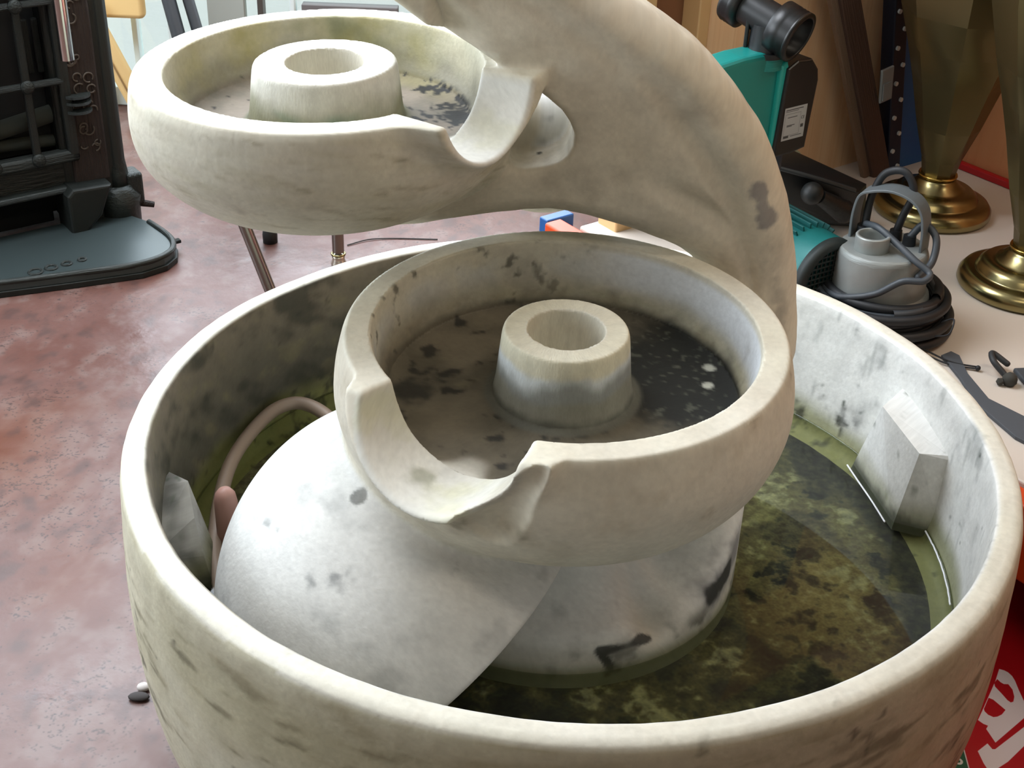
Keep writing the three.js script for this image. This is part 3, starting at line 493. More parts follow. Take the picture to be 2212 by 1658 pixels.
  const blocks = [
    [[0.506, 0.402, -1.557], [0.524, 0.405, -1.574], [0.539, 0.384, -1.472], [0.578, 0.386, -1.466], [0.498, 0.255, -1.618], [0.526, 0.255, -1.476], [0.590, 0.255, -1.452], [0.582, 0.40, -1.54], [0.545, 0.41, -1.60], [0.52, 0.255, -1.66], [0.592, 0.38, -1.46]],
    [[-0.427, 0.374, -1.378], [-0.401, 0.37, -1.366], [-0.387, 0.342, -1.328], [-0.374, 0.30, -1.306], [-0.362, 0.255, -1.296], [-0.37, 0.255, -1.36], [-0.435, 0.37, -1.35], [-0.43, 0.255, -1.40], [-0.425, 0.255, -1.24], [-0.43, 0.33, -1.25]]];
  for (const [k, pts] of blocks.entries()) {
    const q = blockGeo(pts); const P = q.attributes.position, c = new Float32Array(P.count * 3);
    // split into small triangles so that stains show
    const sub = (g0) => { let A = Array.from(g0.attributes.position.array); for (let it = 0; it < 4; it++) { const B = []; for (let t = 0; t < A.length; t += 9) { const a = A.slice(t, t + 3), b = A.slice(t + 3, t + 6), d = A.slice(t + 6, t + 9), m = (u, w) => u.map((e, i) => (e + w[i]) / 2), ab = m(a, b), bd = m(b, d), da = m(d, a); B.push(...a, ...ab, ...da, ...ab, ...b, ...bd, ...da, ...bd, ...d, ...ab, ...bd, ...da); } A = B; } return A; };
    const A = sub(q), g2 = new THREE.BufferGeometry(); g2.setAttribute('position', new THREE.Float32BufferAttribute(A, 3));
    const n = A.length / 3, cc = [], uu = [];
    for (let i = 0; i < n; i++) { const [x, y, z] = A.slice(3 * i, 3 * i + 3), n2 = fbm(x * 45, y * 45, z * 45, 3), n1 = fbm(x * 15, y * 15, z * 15, 3); let e = mixc(stoneBase(x, y, z), lin('#f0f2f2'), 0.75); if (k) { e = mixc(e, lin('#8b887e'), 0.75); e = mixc(e, lin('#3f413a'), sst(-0.05, 0.3, n1) * 0.8); } e = mixc(e, lin('#4b5743'), sst(0.27, 0.45, n2 + 0.2 * n1) * 0.75); e = mixc(e, lin('#8a8a52'), sst(0.32, 0.28, y + 0.02 * n1) * 0.6); e = mixc(e, lin('#2a3124'), sst(0.292, 0.272, y + 0.02 * n2) * 0.8); cc.push(...e); uu.push(x + z, y); }
    g2.setAttribute('uv', new THREE.Float32BufferAttribute(uu, 2)); g2.setAttribute('color', new THREE.Float32BufferAttribute(cc, 3)); g2.computeVertexNormals();
    part('wall_block', g2, stoneMat, low, k ? 'grimy block on the left inner wall' : 'pale block on the right inner wall');
  }
}
{ // shallow water
  const g = new THREE.CircleGeometry(0.4985, 128); g.rotateX(-Math.PI / 2); g.translate(BIG[0], 0.268, BIG[1]);
  const w = part('water', g, new THREE.MeshPhysicalMaterial({ name: 'water', color: '#e9ece4', transmission: 1, thickness: 0, roughness: 0.03, ior: 1.33 }), scene);
  part('water_edge', new THREE.TorusGeometry(0.4975, 0.0016, 8, 256).rotateX(Math.PI / 2).translate(BIG[0], 0.2685, BIG[1]), w.material, w);
  w.userData = { label: 'thin sheet of still water over the green floor of the lowest basin', category: 'water', kind: 'stuff' };
}
{ // hose lying in the lowest basin
  const h = shadow(new THREE.Mesh(tube([[-0.20, 0.275, -1.57], [-0.245, 0.29, -1.62], [-0.285, 0.30, -1.655], [-0.315, 0.302, -1.665], [-0.341, 0.302, -1.648], [-0.365, 0.298, -1.60], [-0.384, 0.290, -1.525], [-0.384, 0.28, -1.44], [-0.372, 0.268, -1.35], [-0.35, 0.262, -1.28]], 0.0098, 80, 14), std('#8a7868', 0.55))); h.name = 'hose';
  h.userData = { label: 'dirty pinkish hose curving along the left inside of the lowest basin', category: 'hose' }; scene.add(h);
  const p = thing('pipe_stub', 'short pinkish pipe standing beside the white pedestal in the lowest basin', 'pipe', [-0.360, 0.25, -1.382]);
  part('body', lathe([[0, 0], [0.015, 0], [0.015, 0.078], [0.013, 0.09], [0.008, 0.097], [0, 0.099]], 24), std('#a77f73', 0.5), p);
}

// ---------------------------------------------------------------- the rack shelf with the pumps and lamps (own axes: x along it, z towards its front edge)
const K = 1.104, SHELF = 0.30;                               // size of the rack, height of its board
const C0 = V(0.858, 0, -2.8155), TURN = -THREE.MathUtils.degToRad(53), d1 = V(Math.cos(TURN), 0, -Math.sin(TURN)), d3 = V(Math.sin(TURN), 0, Math.cos(TURN));
const S = (u, y, w) => C0.clone().addScaledVector(d1, u * K).addScaledVector(d3, w * K).setY(SHELF + (y - 0.4) * K);
const SA = (u, y, w) => S(u, y, w).toArray();
const woodTex = dataTexture(512, 1024, (u, v) => {
  const a = fbm(u * 22, v * 1.6, 3.1, 4), b = fbm(u * 90, v * 5, 6.4, 3), cath = Math.sin((u * 5 + 0.9 * fbm(u * 1.5, v * 0.7, 2, 2) * 3) * 6.28);
  let k = mixc(rgb('#ecc093'), rgb('#f3d0a8'), clamp(0.5 + 1.3 * a + 0.15 * cath)); return mixc(k, rgb('#d6a575'), sst(0.1, 0.5, b + 0.2 * a) * 0.4);
}, true, 1.6, 1);
const wood = new THREE.MeshStandardMaterial({ name: 'beech_veneer', map: woodTex, roughness: 0.5 });
const woodDark = std('#7d5236', 0.6), woodPale = std('#cfa877', 0.55);
{
  const s = thing('rack_shelf', 'white topped rack shelf with red edging, orange beam and blue uprights', 'shelf', SA(0, 0, 0), TURN); s.scale.setScalar(K);
  part('shelf_board', boxAt(-0.055, 2.0, 0.372, 0.4, 0.004, 0.8, 0.004), std('#cfc6bb', 0.42, 0, { bumpMap: roughBump, bumpScale: 0.0004 }), s, 'white laminated board');
  part('edge_strip', boxAt(0.0, 2.0, 0.4, 0.414, -0.002, 0.012, 0.003), std('#b8141c', 0.4), s, 'red edging along the wall');
  part('edge_strip', boxAt(-0.004, 0.01, 0.4, 0.414, 0.0, 0.085, 0.003), std('#a5221a', 0.4), s, 'red edging at the corner');
  part('beam', boxAt(-0.105, 2.0, 0.29, 0.396, 0.802, 0.838, 0.005), std('#d24a1c', 0.45), s, 'orange front beam');
  part('beam', boxAt(-0.05, -0.015, 0.29, 0.37, 0.06, 0.77, 0.006), std('#d24a1c', 0.45), s, 'orange side beam');
  part('upright', boxAt(-0.13, -0.107, 0.1285, 0.396, 0.77, 0.83, 0.003), std('#17518f', 0.45), s, 'blue front upright');
  // tall perforated upright in the corner
  const up = part('upright', tr(box(0.03, 1.2, 0.075, 0.003), 0.045, 0.735, 0.142, 0.2), std('#1a5694', 0.42), s, 'tall blue upright in the corner');
  part('flange', tr(box(0.03, 1.2, 0.035, 0.003), 0.05, 0.735, 0.196, 0.2), std('#0c1830', 0.5), up);
  const hole = cyl(0.0042, 0.0042, 0.006, 12); hole.rotateZ(Math.PI / 2);
  for (let k = 0; k < 15; k++) { const y = 0.41 + k * 0.034; part('hole_disc', tr(hole.clone(), 0.066, y, 0.196 + (y - 0.735) * 0.2 + (k % 2 ? 0.008 : -0.008)), std('#cfd4d6', 0.5), up); }  // pale discs stand in for the bright holes of the flange
}
{ // wooden partition at the end of the shelf and panelling behind it
  const w = structure('wall_partition'); w.position.copy(S(0, 0, 0)); w.rotation.y = TURN; w.scale.setScalar(K);
  part('panel', boxAt(-0.03, -0.006, 0.1285, 1.7, 0.0, 0.605, 0.002), wood, w);
  part('batten', boxAt(-0.035, 0.008, 0.1285, 1.7, 0.605, 0.63, 0.003), woodPale, w);
  part('panel', boxAt(-0.05, -0.03, 0.1285, 1.7, 0.63, 0.715, 0.002), woodDark, w);
  part('post', boxAt(-0.05, 0.0, 0.1285, 1.7, 0.715, 0.765, 0.004), woodPale, w);
  part('torn_sticker', tr(extrude([[-0.018, -0.014], [0.02, -0.02], [0.012, 0.0], [-0.006, 0.014], [-0.018, 0.018]], 0.002, 0.0005).rotateY(Math.PI / 2), -0.006, 0.452, 0.333), std('#bfc4a8', 0.8), w);
  const r = structure('wall_panelling'); r.position.copy(S(0, 0, 0)); r.rotation.y = TURN; r.scale.setScalar(K);
  part('panel', boxAt(-0.03, 2.2, 0.1285, 1.7, -0.03, -0.004, 0.002), new THREE.MeshStandardMaterial({ name: 'beech_veneer_dark', map: woodTex, color: '#e2bfa5', roughness: 0.5 }), r);
}
{ // leaning rusty bar
  const b = thing('metal_bar', 'rusty brown metal bar leaning against the wooden partition', 'bar');
  const a = S(0.055, 0.40, 0.165), t = S(0.035, 1.05, 0.46), rust = std('#5b463c', 0.7, 0.3, { bumpMap: roughBump, bumpScale: 0.002 });
  const g = box(0.03, a.distanceTo(t), 0.05, 0.003); g.rotateY(TURN); part('flat', orient(g, a, t), rust, b);
  const g2 = box(0.012, a.distanceTo(t), 0.026, 0.003); g2.rotateY(TURN); part('edge', orient(g2, a.clone().addScaledVector(d3, 0.032), t.clone().addScaledVector(d3, 0.032)), std('#86705f', 0.7, 0.3, { bumpMap: roughBump, bumpScale: 0.002 }), b);
}
{ // clear bag hung on the upright
  const b = thing('plastic_bag', 'small clear plastic bag with a printed slip hanging by the blue upright', 'bag', SA(0.07, 0.585, 0.205), TURN); b.scale.setScalar(0.8);
  const m = new THREE.MeshPhysicalMaterial({ color: '#c9d2d6', transmission: 0.55, thickness: 0, roughness: 0.25 });
  part('film', tr(box(0.008, 0.09, 0.045, 0.004), 0, 0, 0, 0.15), m, b); part('paper_slip', tr(box(0.003, 0.045, 0.03, 0.001), 0.006, -0.015, 0, 0.15), std('#8f979a', 0.7), b);
}
// brass table lamps
const brassDark = std('#6b6244', 0.36, 0.85), brass = std('#948a62', 0.25, 1.0);
{
  const t = thing('brass_lamp', 'brass lamp base with tapering faceted column beside the corner upright', 'lamp', [0.815, SHELF, -2.469], 0.45, 'brass lamp bases on the shelf'); t.scale.setScalar(K);
  part('foot', lathe([[0, 0], [0.1, 0], [0.1035, 0.006], [0.1025, 0.016], [0.096, 0.0245], [0.087, 0.028], [0.080, 0.0275], [0.0765, 0.030], [0.0735, 0.038], [0.066, 0.0445], [0.057, 0.046], [0.052, 0.0465], [0.049, 0.049], [0.040, 0.056], [0.034, 0.063], [0.030, 0.070], [0, 0.070]], 96), brass, t);
  part('collar', lathe([[0.0, 0.068], [0.033, 0.068], [0.034, 0.071], [0.033, 0.074], [0, 0.074]], 48), std('#c8a95c', 0.2, 1), t);
  const c = lathe([[0.029, 0.072], [0.034, 0.10], [0.054, 0.16], [0.076, 0.24], [0.095, 0.30], [0.116, 0.36], [0.145, 0.46], [0.15, 0.50], [0, 0.51]], 8); part('column', toCreasedNormals(c, 0.75), brassDark, t, 'antique brass column that widens upwards');
  const b = t.clone(); b.name = numbered('brass_lamp'); b.position.set(0.898, SHELF, -2.145); b.userData.label = 'nearer brass lamp base with a domed stepped foot, cut by the right picture edge'; scene.add(b);
}
{ // grey submersible pump standing in its coiled cable
  const t = thing('submersible_pump', 'grey metal submersible pump with carrying handle standing in its coiled black cable', 'pump', [0.600, SHELF, -1.990], TURN + 0.35); t.scale.setScalar(K);
  const cast = std('#8e9391', 0.5, 0.35, { bumpMap: roughBump, bumpScale: 0.001 });
  const body = new THREE.Group(); body.name = 'pump_body'; body.rotation.z = 0.045; t.add(body);
  part('casing', lathe([[0, 0.0], [0.076, 0.0], [0.076, 0.05], [0.0745, 0.058], [0.071, 0.060], [0.069, 0.064], [0.0665, 0.118], [0.064, 0.125], [0.060, 0.128], [0.0, 0.128]], 72), cast, body);
  part('outlet', tr(lathe([[0.017, 0], [0.0255, 0], [0.0255, 0.022], [0.024, 0.024], [0.0205, 0.024], [0.0205, 0.019], [0.0195, 0.017], [0.0205, 0.015], [0.0195, 0.012], [0.0205, 0.009], [0.019, 0.001]], 48), -0.010, 0.127, 0.022), std('#9da2a0', 0.42, 0.4), body, 'threaded outlet');
  const arch = []; const hx = 0.056, hw = 0.012;
  { // handle: a flat strap bent over
    const path = [[-hx, 0.118], [-hx + 0.001, 0.17], [-hx + 0.008, 0.196], [-hx + 0.02, 0.204], [0, 0.212], [hx - 0.024, 0.204], [hx - 0.008, 0.188], [hx - 0.002, 0.165], [hx, 0.118]];
    const cu = new THREE.CatmullRomCurve3(path.map((p) => V(p[0], p[1], 0)), false, 'centripetal').getPoints(60), up2 = cu.map((p) => [p.x, p.y]);
    const inn = up2.map((p, i) => { const a = up2[Math.max(0, i - 1)], b = up2[Math.min(60, i + 1)], l = Math.hypot(b[0] - a[0], b[1] - a[1]); return [p[0] + (b[1] - a[1]) / l * 0.004, p[1] - (b[0] - a[0]) / l * 0.004]; }).reverse();
    part('handle', tr(extrude([...up2, ...inn], 0.034, 0.001), 0, 0, -0.035), std('#6a7276', 0.5, 0.3), body, 'flat strap handle');
  }
  const rubber = std('#1d2024', 0.55), grey = std('#3a4046', 0.5);
  for (const [r, x, y, z] of [[0.012, -0.038, 0.136, -0.018], [0.010, 0.030, 0.134, -0.022], [0.010, 0.006, 0.134, -0.030]]) part('cable_gland', tr(cyl(r - 0.001, r, 0.018, 20), x, y, z), rubber, body);
  part('cable', tube([[-0.038, 0.142, -0.018], [-0.036, 0.19, -0.026], [-0.022, 0.225, -0.032], [0.005, 0.232, -0.034], [0.022, 0.205, -0.034], [0.012, 0.165, -0.032], [0.006, 0.138, -0.03]], 0.0058, 70, 12), rubber, body, 'thick cable looped through the handle');
  part('cable', tube([[-0.034, 0.150, -0.012], [-0.010, 0.155, 0.005], [0.025, 0.144, 0.020], [0.060, 0.130, 0.034], [0.085, 0.118, 0.040], [0.082, 0.112, 0.052], [0.055, 0.108, 0.062], [0.020, 0.083, 0.074], [-0.03, 0.066, 0.074], [-0.066, 0.062, 0.046], [-0.083, 0.064, 0.006], [-0.075, 0.06, -0.03]], 0.005, 110, 12), grey, body, 'grey cable slung round the casing');
  part('cable', tube([[0.030, 0.140, -0.022], [0.045, 0.16, -0.03], [0.068, 0.15, -0.02], [0.074, 0.12, 0.0], [0.066, 0.105, 0.03]], 0.0055, 50, 12), grey, body);
  const coil = []; for (let k = 0; k <= 9 * 40; k++) { const a = k / 40 * 2 * Math.PI, lv = k / 40, R = 0.097 + 0.008 * Math.sin(lv * 2.1) - 0.0025 * Math.max(0, lv - 5) + 0.004 * Math.sin(a * 1.13 + lv); coil.push([R * Math.cos(a), 0.008 + lv * 0.0066 + 0.003 * Math.sin(a * 0.9), R * Math.sin(a)]); }
  part('cable_coil', new THREE.TubeGeometry(new THREE.CatmullRomCurve3(coil.map((p) => V(...p))), 900, 0.0075, 8), rubber, t, 'heavy coil of black cable');
  const coil2 = []; for (let k = 0; k <= 7 * 40; k++) { const a = k / 40 * 2 * Math.PI + 1, lv = k / 40, R = 0.088 + 0.004 * Math.sin(a * 0.83 + lv); coil2.push([R * Math.cos(a), 0.012 + lv * 0.0075 + 0.004 * Math.sin(a * 1.07), R * Math.sin(a)]); }
  part('cable_coil', new THREE.TubeGeometry(new THREE.CatmullRomCurve3(coil2.map((p) => V(...p))), 700, 0.0072, 8), grey, t);
  part('cable_tie', tube([[0.108, 0.05, 0.03], [0.125, 0.062, 0.035], [0.126, 0.045, 0.05], [0.108, 0.034, 0.048]], 0.0013, 30, 6), rubber, t);
  part('cable_tie', [tube([[0.098, 0.012, 0.055], [0.14, 0.006, 0.055], [0.178, 0.006, 0.045]], 0.0013, 30, 6), tube([[0.098, 0.008, 0.06], [0.14, 0.004, 0.06], [0.172, 0.004, 0.049]], 0.0013, 30, 6), tr(new THREE.SphereGeometry(0.004, 10, 8), 0.176, 0.005, 0.047)], rubber, t, 'thin tie lying on the white board');
}
{ // teal motor pump
  const teal = std('#0f6a69', 0.45, 0.1, { bumpMap: roughBump, bumpScale: 0.0008 }), dark = std('#16201f', 0.6);
  const t = thing('motor_pump', 'teal electric motor pump with dark fan cover behind the coiled cable', 'pump', SA(0.352, 0.4, 0.69), TURN); t.scale.setScalar(0.82);
  const turn = (g) => { g.rotateX(Math.PI / 2); g.rotateY(1.5); g.translate(0, 0.092, 0); return g; };
  part('motor_barrel', turn(lathe([[0, -0.13], [0.07, -0.13], [0.08, -0.12], [0.083, -0.02], [0.083, 0.055], [0.080, 0.066], [0.072, 0.074], [0.0, 0.074]], 64)), teal, t);
  const ribs = []; for (let k = 0; k < 9; k++) { const a = (-50 + k * 12) * Math.PI / 180; ribs.push(tr(box(0.004, 0.012, 0.13, 0.001), 0.088 * Math.sin(a), 0.088 * Math.cos(a), -0.06, 0, 0, -a)); }
  part('cooling_rib', ribs.map((g) => { g.rotateY(1.5); g.translate(0, 0.092, 0); return g; }), std('#0f5554', 0.5), t);
  const grid = []; for (let k = -6; k <= 6; k++) { const L = Math.sqrt(Math.max(0.0001, 0.07 ** 2 - (k * 0.011) ** 2)) * 2; grid.push(tr(box(0.0035, L, 0.004, 0.001), k * 0.011, 0, 0.078), tr(box(L, 0.0035, 0.004, 0.001), 0, k * 0.011, 0.0785)); }
  part('fan_cover', grid.map((g) => { g.rotateY(1.5); g.translate(0, 0.092, 0); return g; }), dark, t, 'dark grid over the fan');
  part('fan_cover_rim', turn(lathe([[0.066, 0.060], [0.0845, 0.060], [0.0845, 0.074], [0.078, 0.082], [0.068, 0.082]], 64)), dark, t);
  part('foot', boxAt(-0.06, 0.06, 0, 0.014, -0.08, 0.05, 0.004), dark, t);
}
{ // black moulded casing
  const t = thing('pump_casing', 'black moulded plastic casing with a knob lying behind the grey submersible pump', 'casing', [0, 0, 0]);
  const bl = std('#17191a', 0.42, 0, { bumpMap: roughBump, bumpScale: 0.0006 });
  const P = (u, w, y) => S(u, y, w);
  const top = [P(0.08, 0.56, 0.55), P(0.08, 0.47, 0.525), P(0.16, 0.46, 0.515), P(0.205, 0.385, 0.48), P(0.215, 0.415, 0.475), P(0.20, 0.50, 0.512), P(0.15, 0.60, 0.55)];
  const bot = [P(0.08, 0.56, 0.45), P(0.08, 0.46, 0.45), P(0.198, 0.362, 0.412), P(0.212, 0.385, 0.403), P(0.205, 0.45, 0.425), P(0.18, 0.53, 0.465), P(0.14, 0.60, 0.48), P(0.16, 0.44, 0.402), P(0.12, 0.5, 0.402)];
  part('shell', toCreasedNormals(new ConvexGeometry([...top, ...bot]), 0.6), bl, t);
  part('knob', tr(new THREE.SphereGeometry(0.021, 24, 16), ...P(0.208, 0.525, 0.495).toArray()), std('#1c1f1f', 0.5), t);
  const nz = part('nozzle', rod(P(0.215, 0.515, 0.49), P(0.222, 0.46, 0.455), 0.014, 0.021), bl, t); part('nozzle_end', tr(new THREE.SphereGeometry(0.022, 20, 14), ...P(0.223, 0.455, 0.452).toArray()), bl, nz);
  part('rib', tube([P(0.16, 0.58, 0.538), P(0.197, 0.515, 0.517), P(0.217, 0.43, 0.483)].map((p) => p.toArray()), 0.0045, 30, 8), std('#34383a', 0.45), t);
}
{ // teal pump with black tee
  const teal = std('#17817b', 0.4, 0.05, { bumpMap: roughBump, bumpScale: 0.0008 }), bl = std('#0d0f10', 0.38), bl2 = std('#1a1d1f', 0.4);
  const t = thing('garden_pump', 'teal garden pump with black tee connector and grey rating label', 'pump', SA(0.19, 0, 0.655), TURN); t.scale.setScalar(K);
  // own axes: x towards the camera side, z along the shelf end
  part('body', extrude([[-0.15, 0.60], [-0.028, 0.60], [-0.020, 0.61], [-0.012, 0.735], [-0.018, 0.752], [-0.05, 0.768], [-0.10, 0.768], [-0.19, 0.76], [-0.19, 0.62]], 0.05, 0.008).rotateY(Math.PI / 2).scale(1, 1, 1).translate(0, 0, 0), teal, t);
  part('seam', extrude([[-0.030, 0.60], [-0.018, 0.60], [-0.010, 0.735], [-0.018, 0.754], [-0.03, 0.748]], 0.062, 0.004).rotateY(Math.PI / 2).translate(-0.004, 0, 0), std('#1d9a92', 0.4), t);
  const bx = part('terminal_box', extrude([[0.012, 0.604], [-0.028, 0.604], [-0.020, 0.742], [0.0, 0.752], [0.03, 0.75], [0.046, 0.732], [0.05, 0.715], [0.042, 0.608]], 0.075, 0.004).rotateY(Math.PI / 2).translate(-0.012, 0, 0), bl, t, 'black end box');
  return_label(bx);
  function return_label(parent) {
    const cv = document.createElement('canvas'); cv.width = 256; cv.height = 256; const g = cv.getContext('2d'); g.fillStyle = '#a9adae'; g.fillRect(0, 0, 256, 256); g.fillStyle = '#3c4042';
    g.fillRect(14, 16, 200, 7); g.fillRect(14, 30, 150, 4); g.strokeStyle = '#6a6e70'; g.lineWidth = 3; g.strokeRect(16, 52, 176, 168); for (const [y, w] of [[76, 110], [138, 90], [146, 60]]) g.fillRect(44, y, w, 6); g.fillRect(20, 222, 60, 18); g.fillRect(100, 228, 130, 5); g.font = 'bold 34px sans-serif'; g.fillText('CE', 200, 110); g.fillRect(205, 150, 32, 26);
    const tx = new THREE.CanvasTexture(cv); tx.colorSpace = THREE.SRGBColorSpace;
    const m = new THREE.Mesh(new THREE.PlaneGeometry(0.048, 0.052), new THREE.MeshStandardMaterial({ map: tx, roughness: 0.5 })); m.name = 'rating_label'; m.rotation.y = Math.PI / 2; m.position.set(0.0636, 0.655, -0.008); m.userData.label = 'grey printed rating label'; parent.add(m);
  }
  // black tee on the top port
  const tc = new THREE.Group(); tc.name = 'tee_connector'; tc.position.set(0.028, 0.808, 0.035); tc.userData.label = 'black threaded tee connector'; t.add(tc);
  const port = (z, r) => lathe([[0, 0], [r * 0.7, 0], [r * 0.7, 0.03], [r * 0.82, 0.03], [r, 0.0305], [r, 0.026], [r * 0.95, 0.024], [r, 0.022], [r * 0.95, 0.019], [r, 0.017], [r * 0.95, 0.014], [r, 0.012], [r, 0], [0, 0]], 40);
  const dir = V(0.93, -0.28, -0.22).normalize();
  part('barrel', [rod(dir.clone().multiplyScalar(-0.06), dir.clone().multiplyScalar(0.03), 0.026, 0.026, 40)], bl2, tc);
  const q = new THREE.Quaternion().setFromUnitVectors(V(0, 1, 0), dir), at2 = (g, k) => { g.applyMatrix4(new THREE.Matrix4().compose(dir.clone().multiplyScalar(k), q, V(1, 1, 1))); return g; };
  part('threaded_end', at2(lathe([[0.0, 0.002], [0.03, 0.002], [0.0305, 0.034], [0.0325, 0.036], [0.0385, 0.034], [0.0385, 0.030], [0.036, 0.028], [0.0385, 0.025], [0.036, 0.022], [0.0385, 0.019], [0.036, 0.016], [0.0385, 0.013], [0.0385, -0.004], [0.026, -0.006]], 48), 0.018), bl, tc);
  part('threaded_end', at2(lathe([[0.026, 0.006], [0.036, 0.004], [0.036, -0.008], [0.034, -0.010], [0.036, -0.013], [0.034, -0.016], [0.036, -0.019], [0.034, -0.024], [0.026, -0.026], [0, -0.026]], 48), -0.05), bl, tc);
  part('stem', [tr(cyl(0.024, 0.026, 0.045, 36), 0, -0.026, 0.004), tr(cyl(0.030, 0.030, 0.008, 36), 0, -0.046, 0.004)], bl2, tc);
  part('web', [tr(box(0.006, 0.055, 0.04, 0.002), -0.03, -0.022, 0.014, 0, 0.7)], bl2, tc);
  part('sealing_tape', tr(cyl(0.0265, 0.0265, 0.006, 36), 0.0, -0.053, 0.004), std('#dfe3e4', 0.6), tc);
  part('neck', tr(cyl(0.028, 0.030, 0.022, 36), 0.028, 0.752, 0.038), teal, t);
  part('stand', [rod(V(0.03, 0.40, -0.0), V(0.03, 0.606, 0.0), 0.013), rod(V(0.035, 0.52, -0.01), V(0.035, 0.6, -0.01), 0.01)], std('#3c4350', 0.5), t);
}
{ // straps on the white board
  const st = std('#4a4f55', 0.7);
  const t = thing('strap', 'grey flat strap lying along the white shelf beside the basin rim', 'strap');
  const row = [[S(0.585, 0.404, 0.625), 0.012], [S(0.60, 0.404, 0.628), 0.016], [S(0.64, 0.404, 0.655), 0.010], [S(0.70, 0.404, 0.69), 0.014], [S(0.78, 0.404, 0.70), 0.030], [S(0.86, 0.404, 0.69), 0.036]];
  const left = row.map(([p, w]) => p.clone().addScaledVector(d3, w)), right = row.map(([p, w]) => p.clone().addScaledVector(d3, -w)).reverse();
  const pl = [...left, ...right].map((p) => [p.x, -p.z]); const g = extrude(pl, 0.006, 0.001); g.rotateX(-Math.PI / 2); g.translate(0, SHELF + 0.0005, 0); part('webbing', g, st, t);
  const t2 = thing('strap_end', 'dark frayed strap end with a loop near the right picture edge', 'strap', [0.795, SHELF + 0.0005, -1.789], 0.5); t2.scale.setScalar(K);
  part('webbing', tr(box(0.028, 0.008, 0.12, 0.003), 0.008, 0.006, 0.02, 0, -0.35), std('#3c4146', 0.7), t2); part('loop', tube([[-0.008, 0.008, -0.035], [-0.012, 0.02, -0.055], [0.0, 0.022, -0.07], [0.012, 0.012, -0.05]], 0.0045, 30, 8), std('#2c2f31', 0.6), t2); part('frayed_tip', [tr(new THREE.IcosahedronGeometry(0.011, 1), -0.012, 0.008, -0.02), tr(new THREE.IcosahedronGeometry(0.006, 0), -0.026, 0.006, -0.024)], std('#3a3a35', 0.8), t2);
  const ch = thing('debris_piece', 'tiny dark twig of debris on the white board behind the basin rim', 'debris', [0.649, SHELF, -1.827]);
  part('twig', tube([[-0.012, 0.005, 0], [0, 0.006, -0.003], [0.014, 0.005, 0.002]], 0.003, 16, 8), std('#33302d', 0.8), ch);
}
{ // red printed panel on the floor below the shelf
  const t = thing('printed_panel', 'red printed panel with big white letters low on the floor beside the lowest basin', 'panel', [0.8066, 0, -1.2173], -THREE.MathUtils.degToRad(14));
  const cv = document.createElement('canvas'); cv.width = 1024; cv.height = 1862; const g = cv.getContext('2d'); g.scale(2, 2);
  const shape = (color, pts) => { g.fillStyle = color; g.beginPath(); pts.forEach((p, i) => (i ? g.lineTo(...p) : g.moveTo(...p))); g.closePath(); g.fill(); };
  const red = '#b4101c', white = '#e6dfe6';
  g.fillStyle = red; g.fillRect(0, 0, 512, 931);
  shape(white, [[80, 263], [88, 264], [94, 267], [100, 274], [104, 284], [109, 305], [123, 354], [68, 436], [55, 410], [58, 402], [51, 400], [43, 394], [52, 365], [73, 294]]);
  shape(red, [[76, 289], [81, 295], [86, 298], [93, 296], [99, 307], [101, 323], [99, 335], [95, 338], [90, 334], [82, 322], [72, 308], [71, 300]]);
  shape(red, [[53, 366], [61, 338], [68, 340], [76, 348], [86, 358], [80, 370], [73, 377], [67, 380], [59, 377], [54, 371]]);
  shape(white, [[41, 462], [56, 441], [63, 451], [67, 450], [122, 375], [123, 410], [85, 471], [58, 503], [49, 485]]);
  shape('#0f5a40', [[18, 455], [24, 489], [29, 517], [29, 640], [-1, 640], [-1, 440]]);
  shape('#d8d2d4', [[18, 455], [20, 455], [26, 489], [31, 517], [31, 640], [29, 640], [29, 517], [24, 489]]);
  g.strokeStyle = '#d8d8d4'; g.lineWidth = 4; g.beginPath(); g.arc(12, 492, 5, 0, 7); g.stroke();
  const tx = new THREE.CanvasTexture(cv); tx.colorSpace = THREE.SRGBColorSpace; tx.anisotropy = 4;
  part('board', boxAt(-0.22, 0.22, 0.0, 0.058, -0.40, 0.40, 0.003), std('#a3131b', 0.4), t);
  part('print', new THREE.PlaneGeometry(0.44, 0.80).rotateX(-Math.PI / 2).translate(0, 0.0586, 0), new THREE.MeshStandardMaterial({ map: tx, roughness: 0.35 }), t, 'red print with white lettering');
}

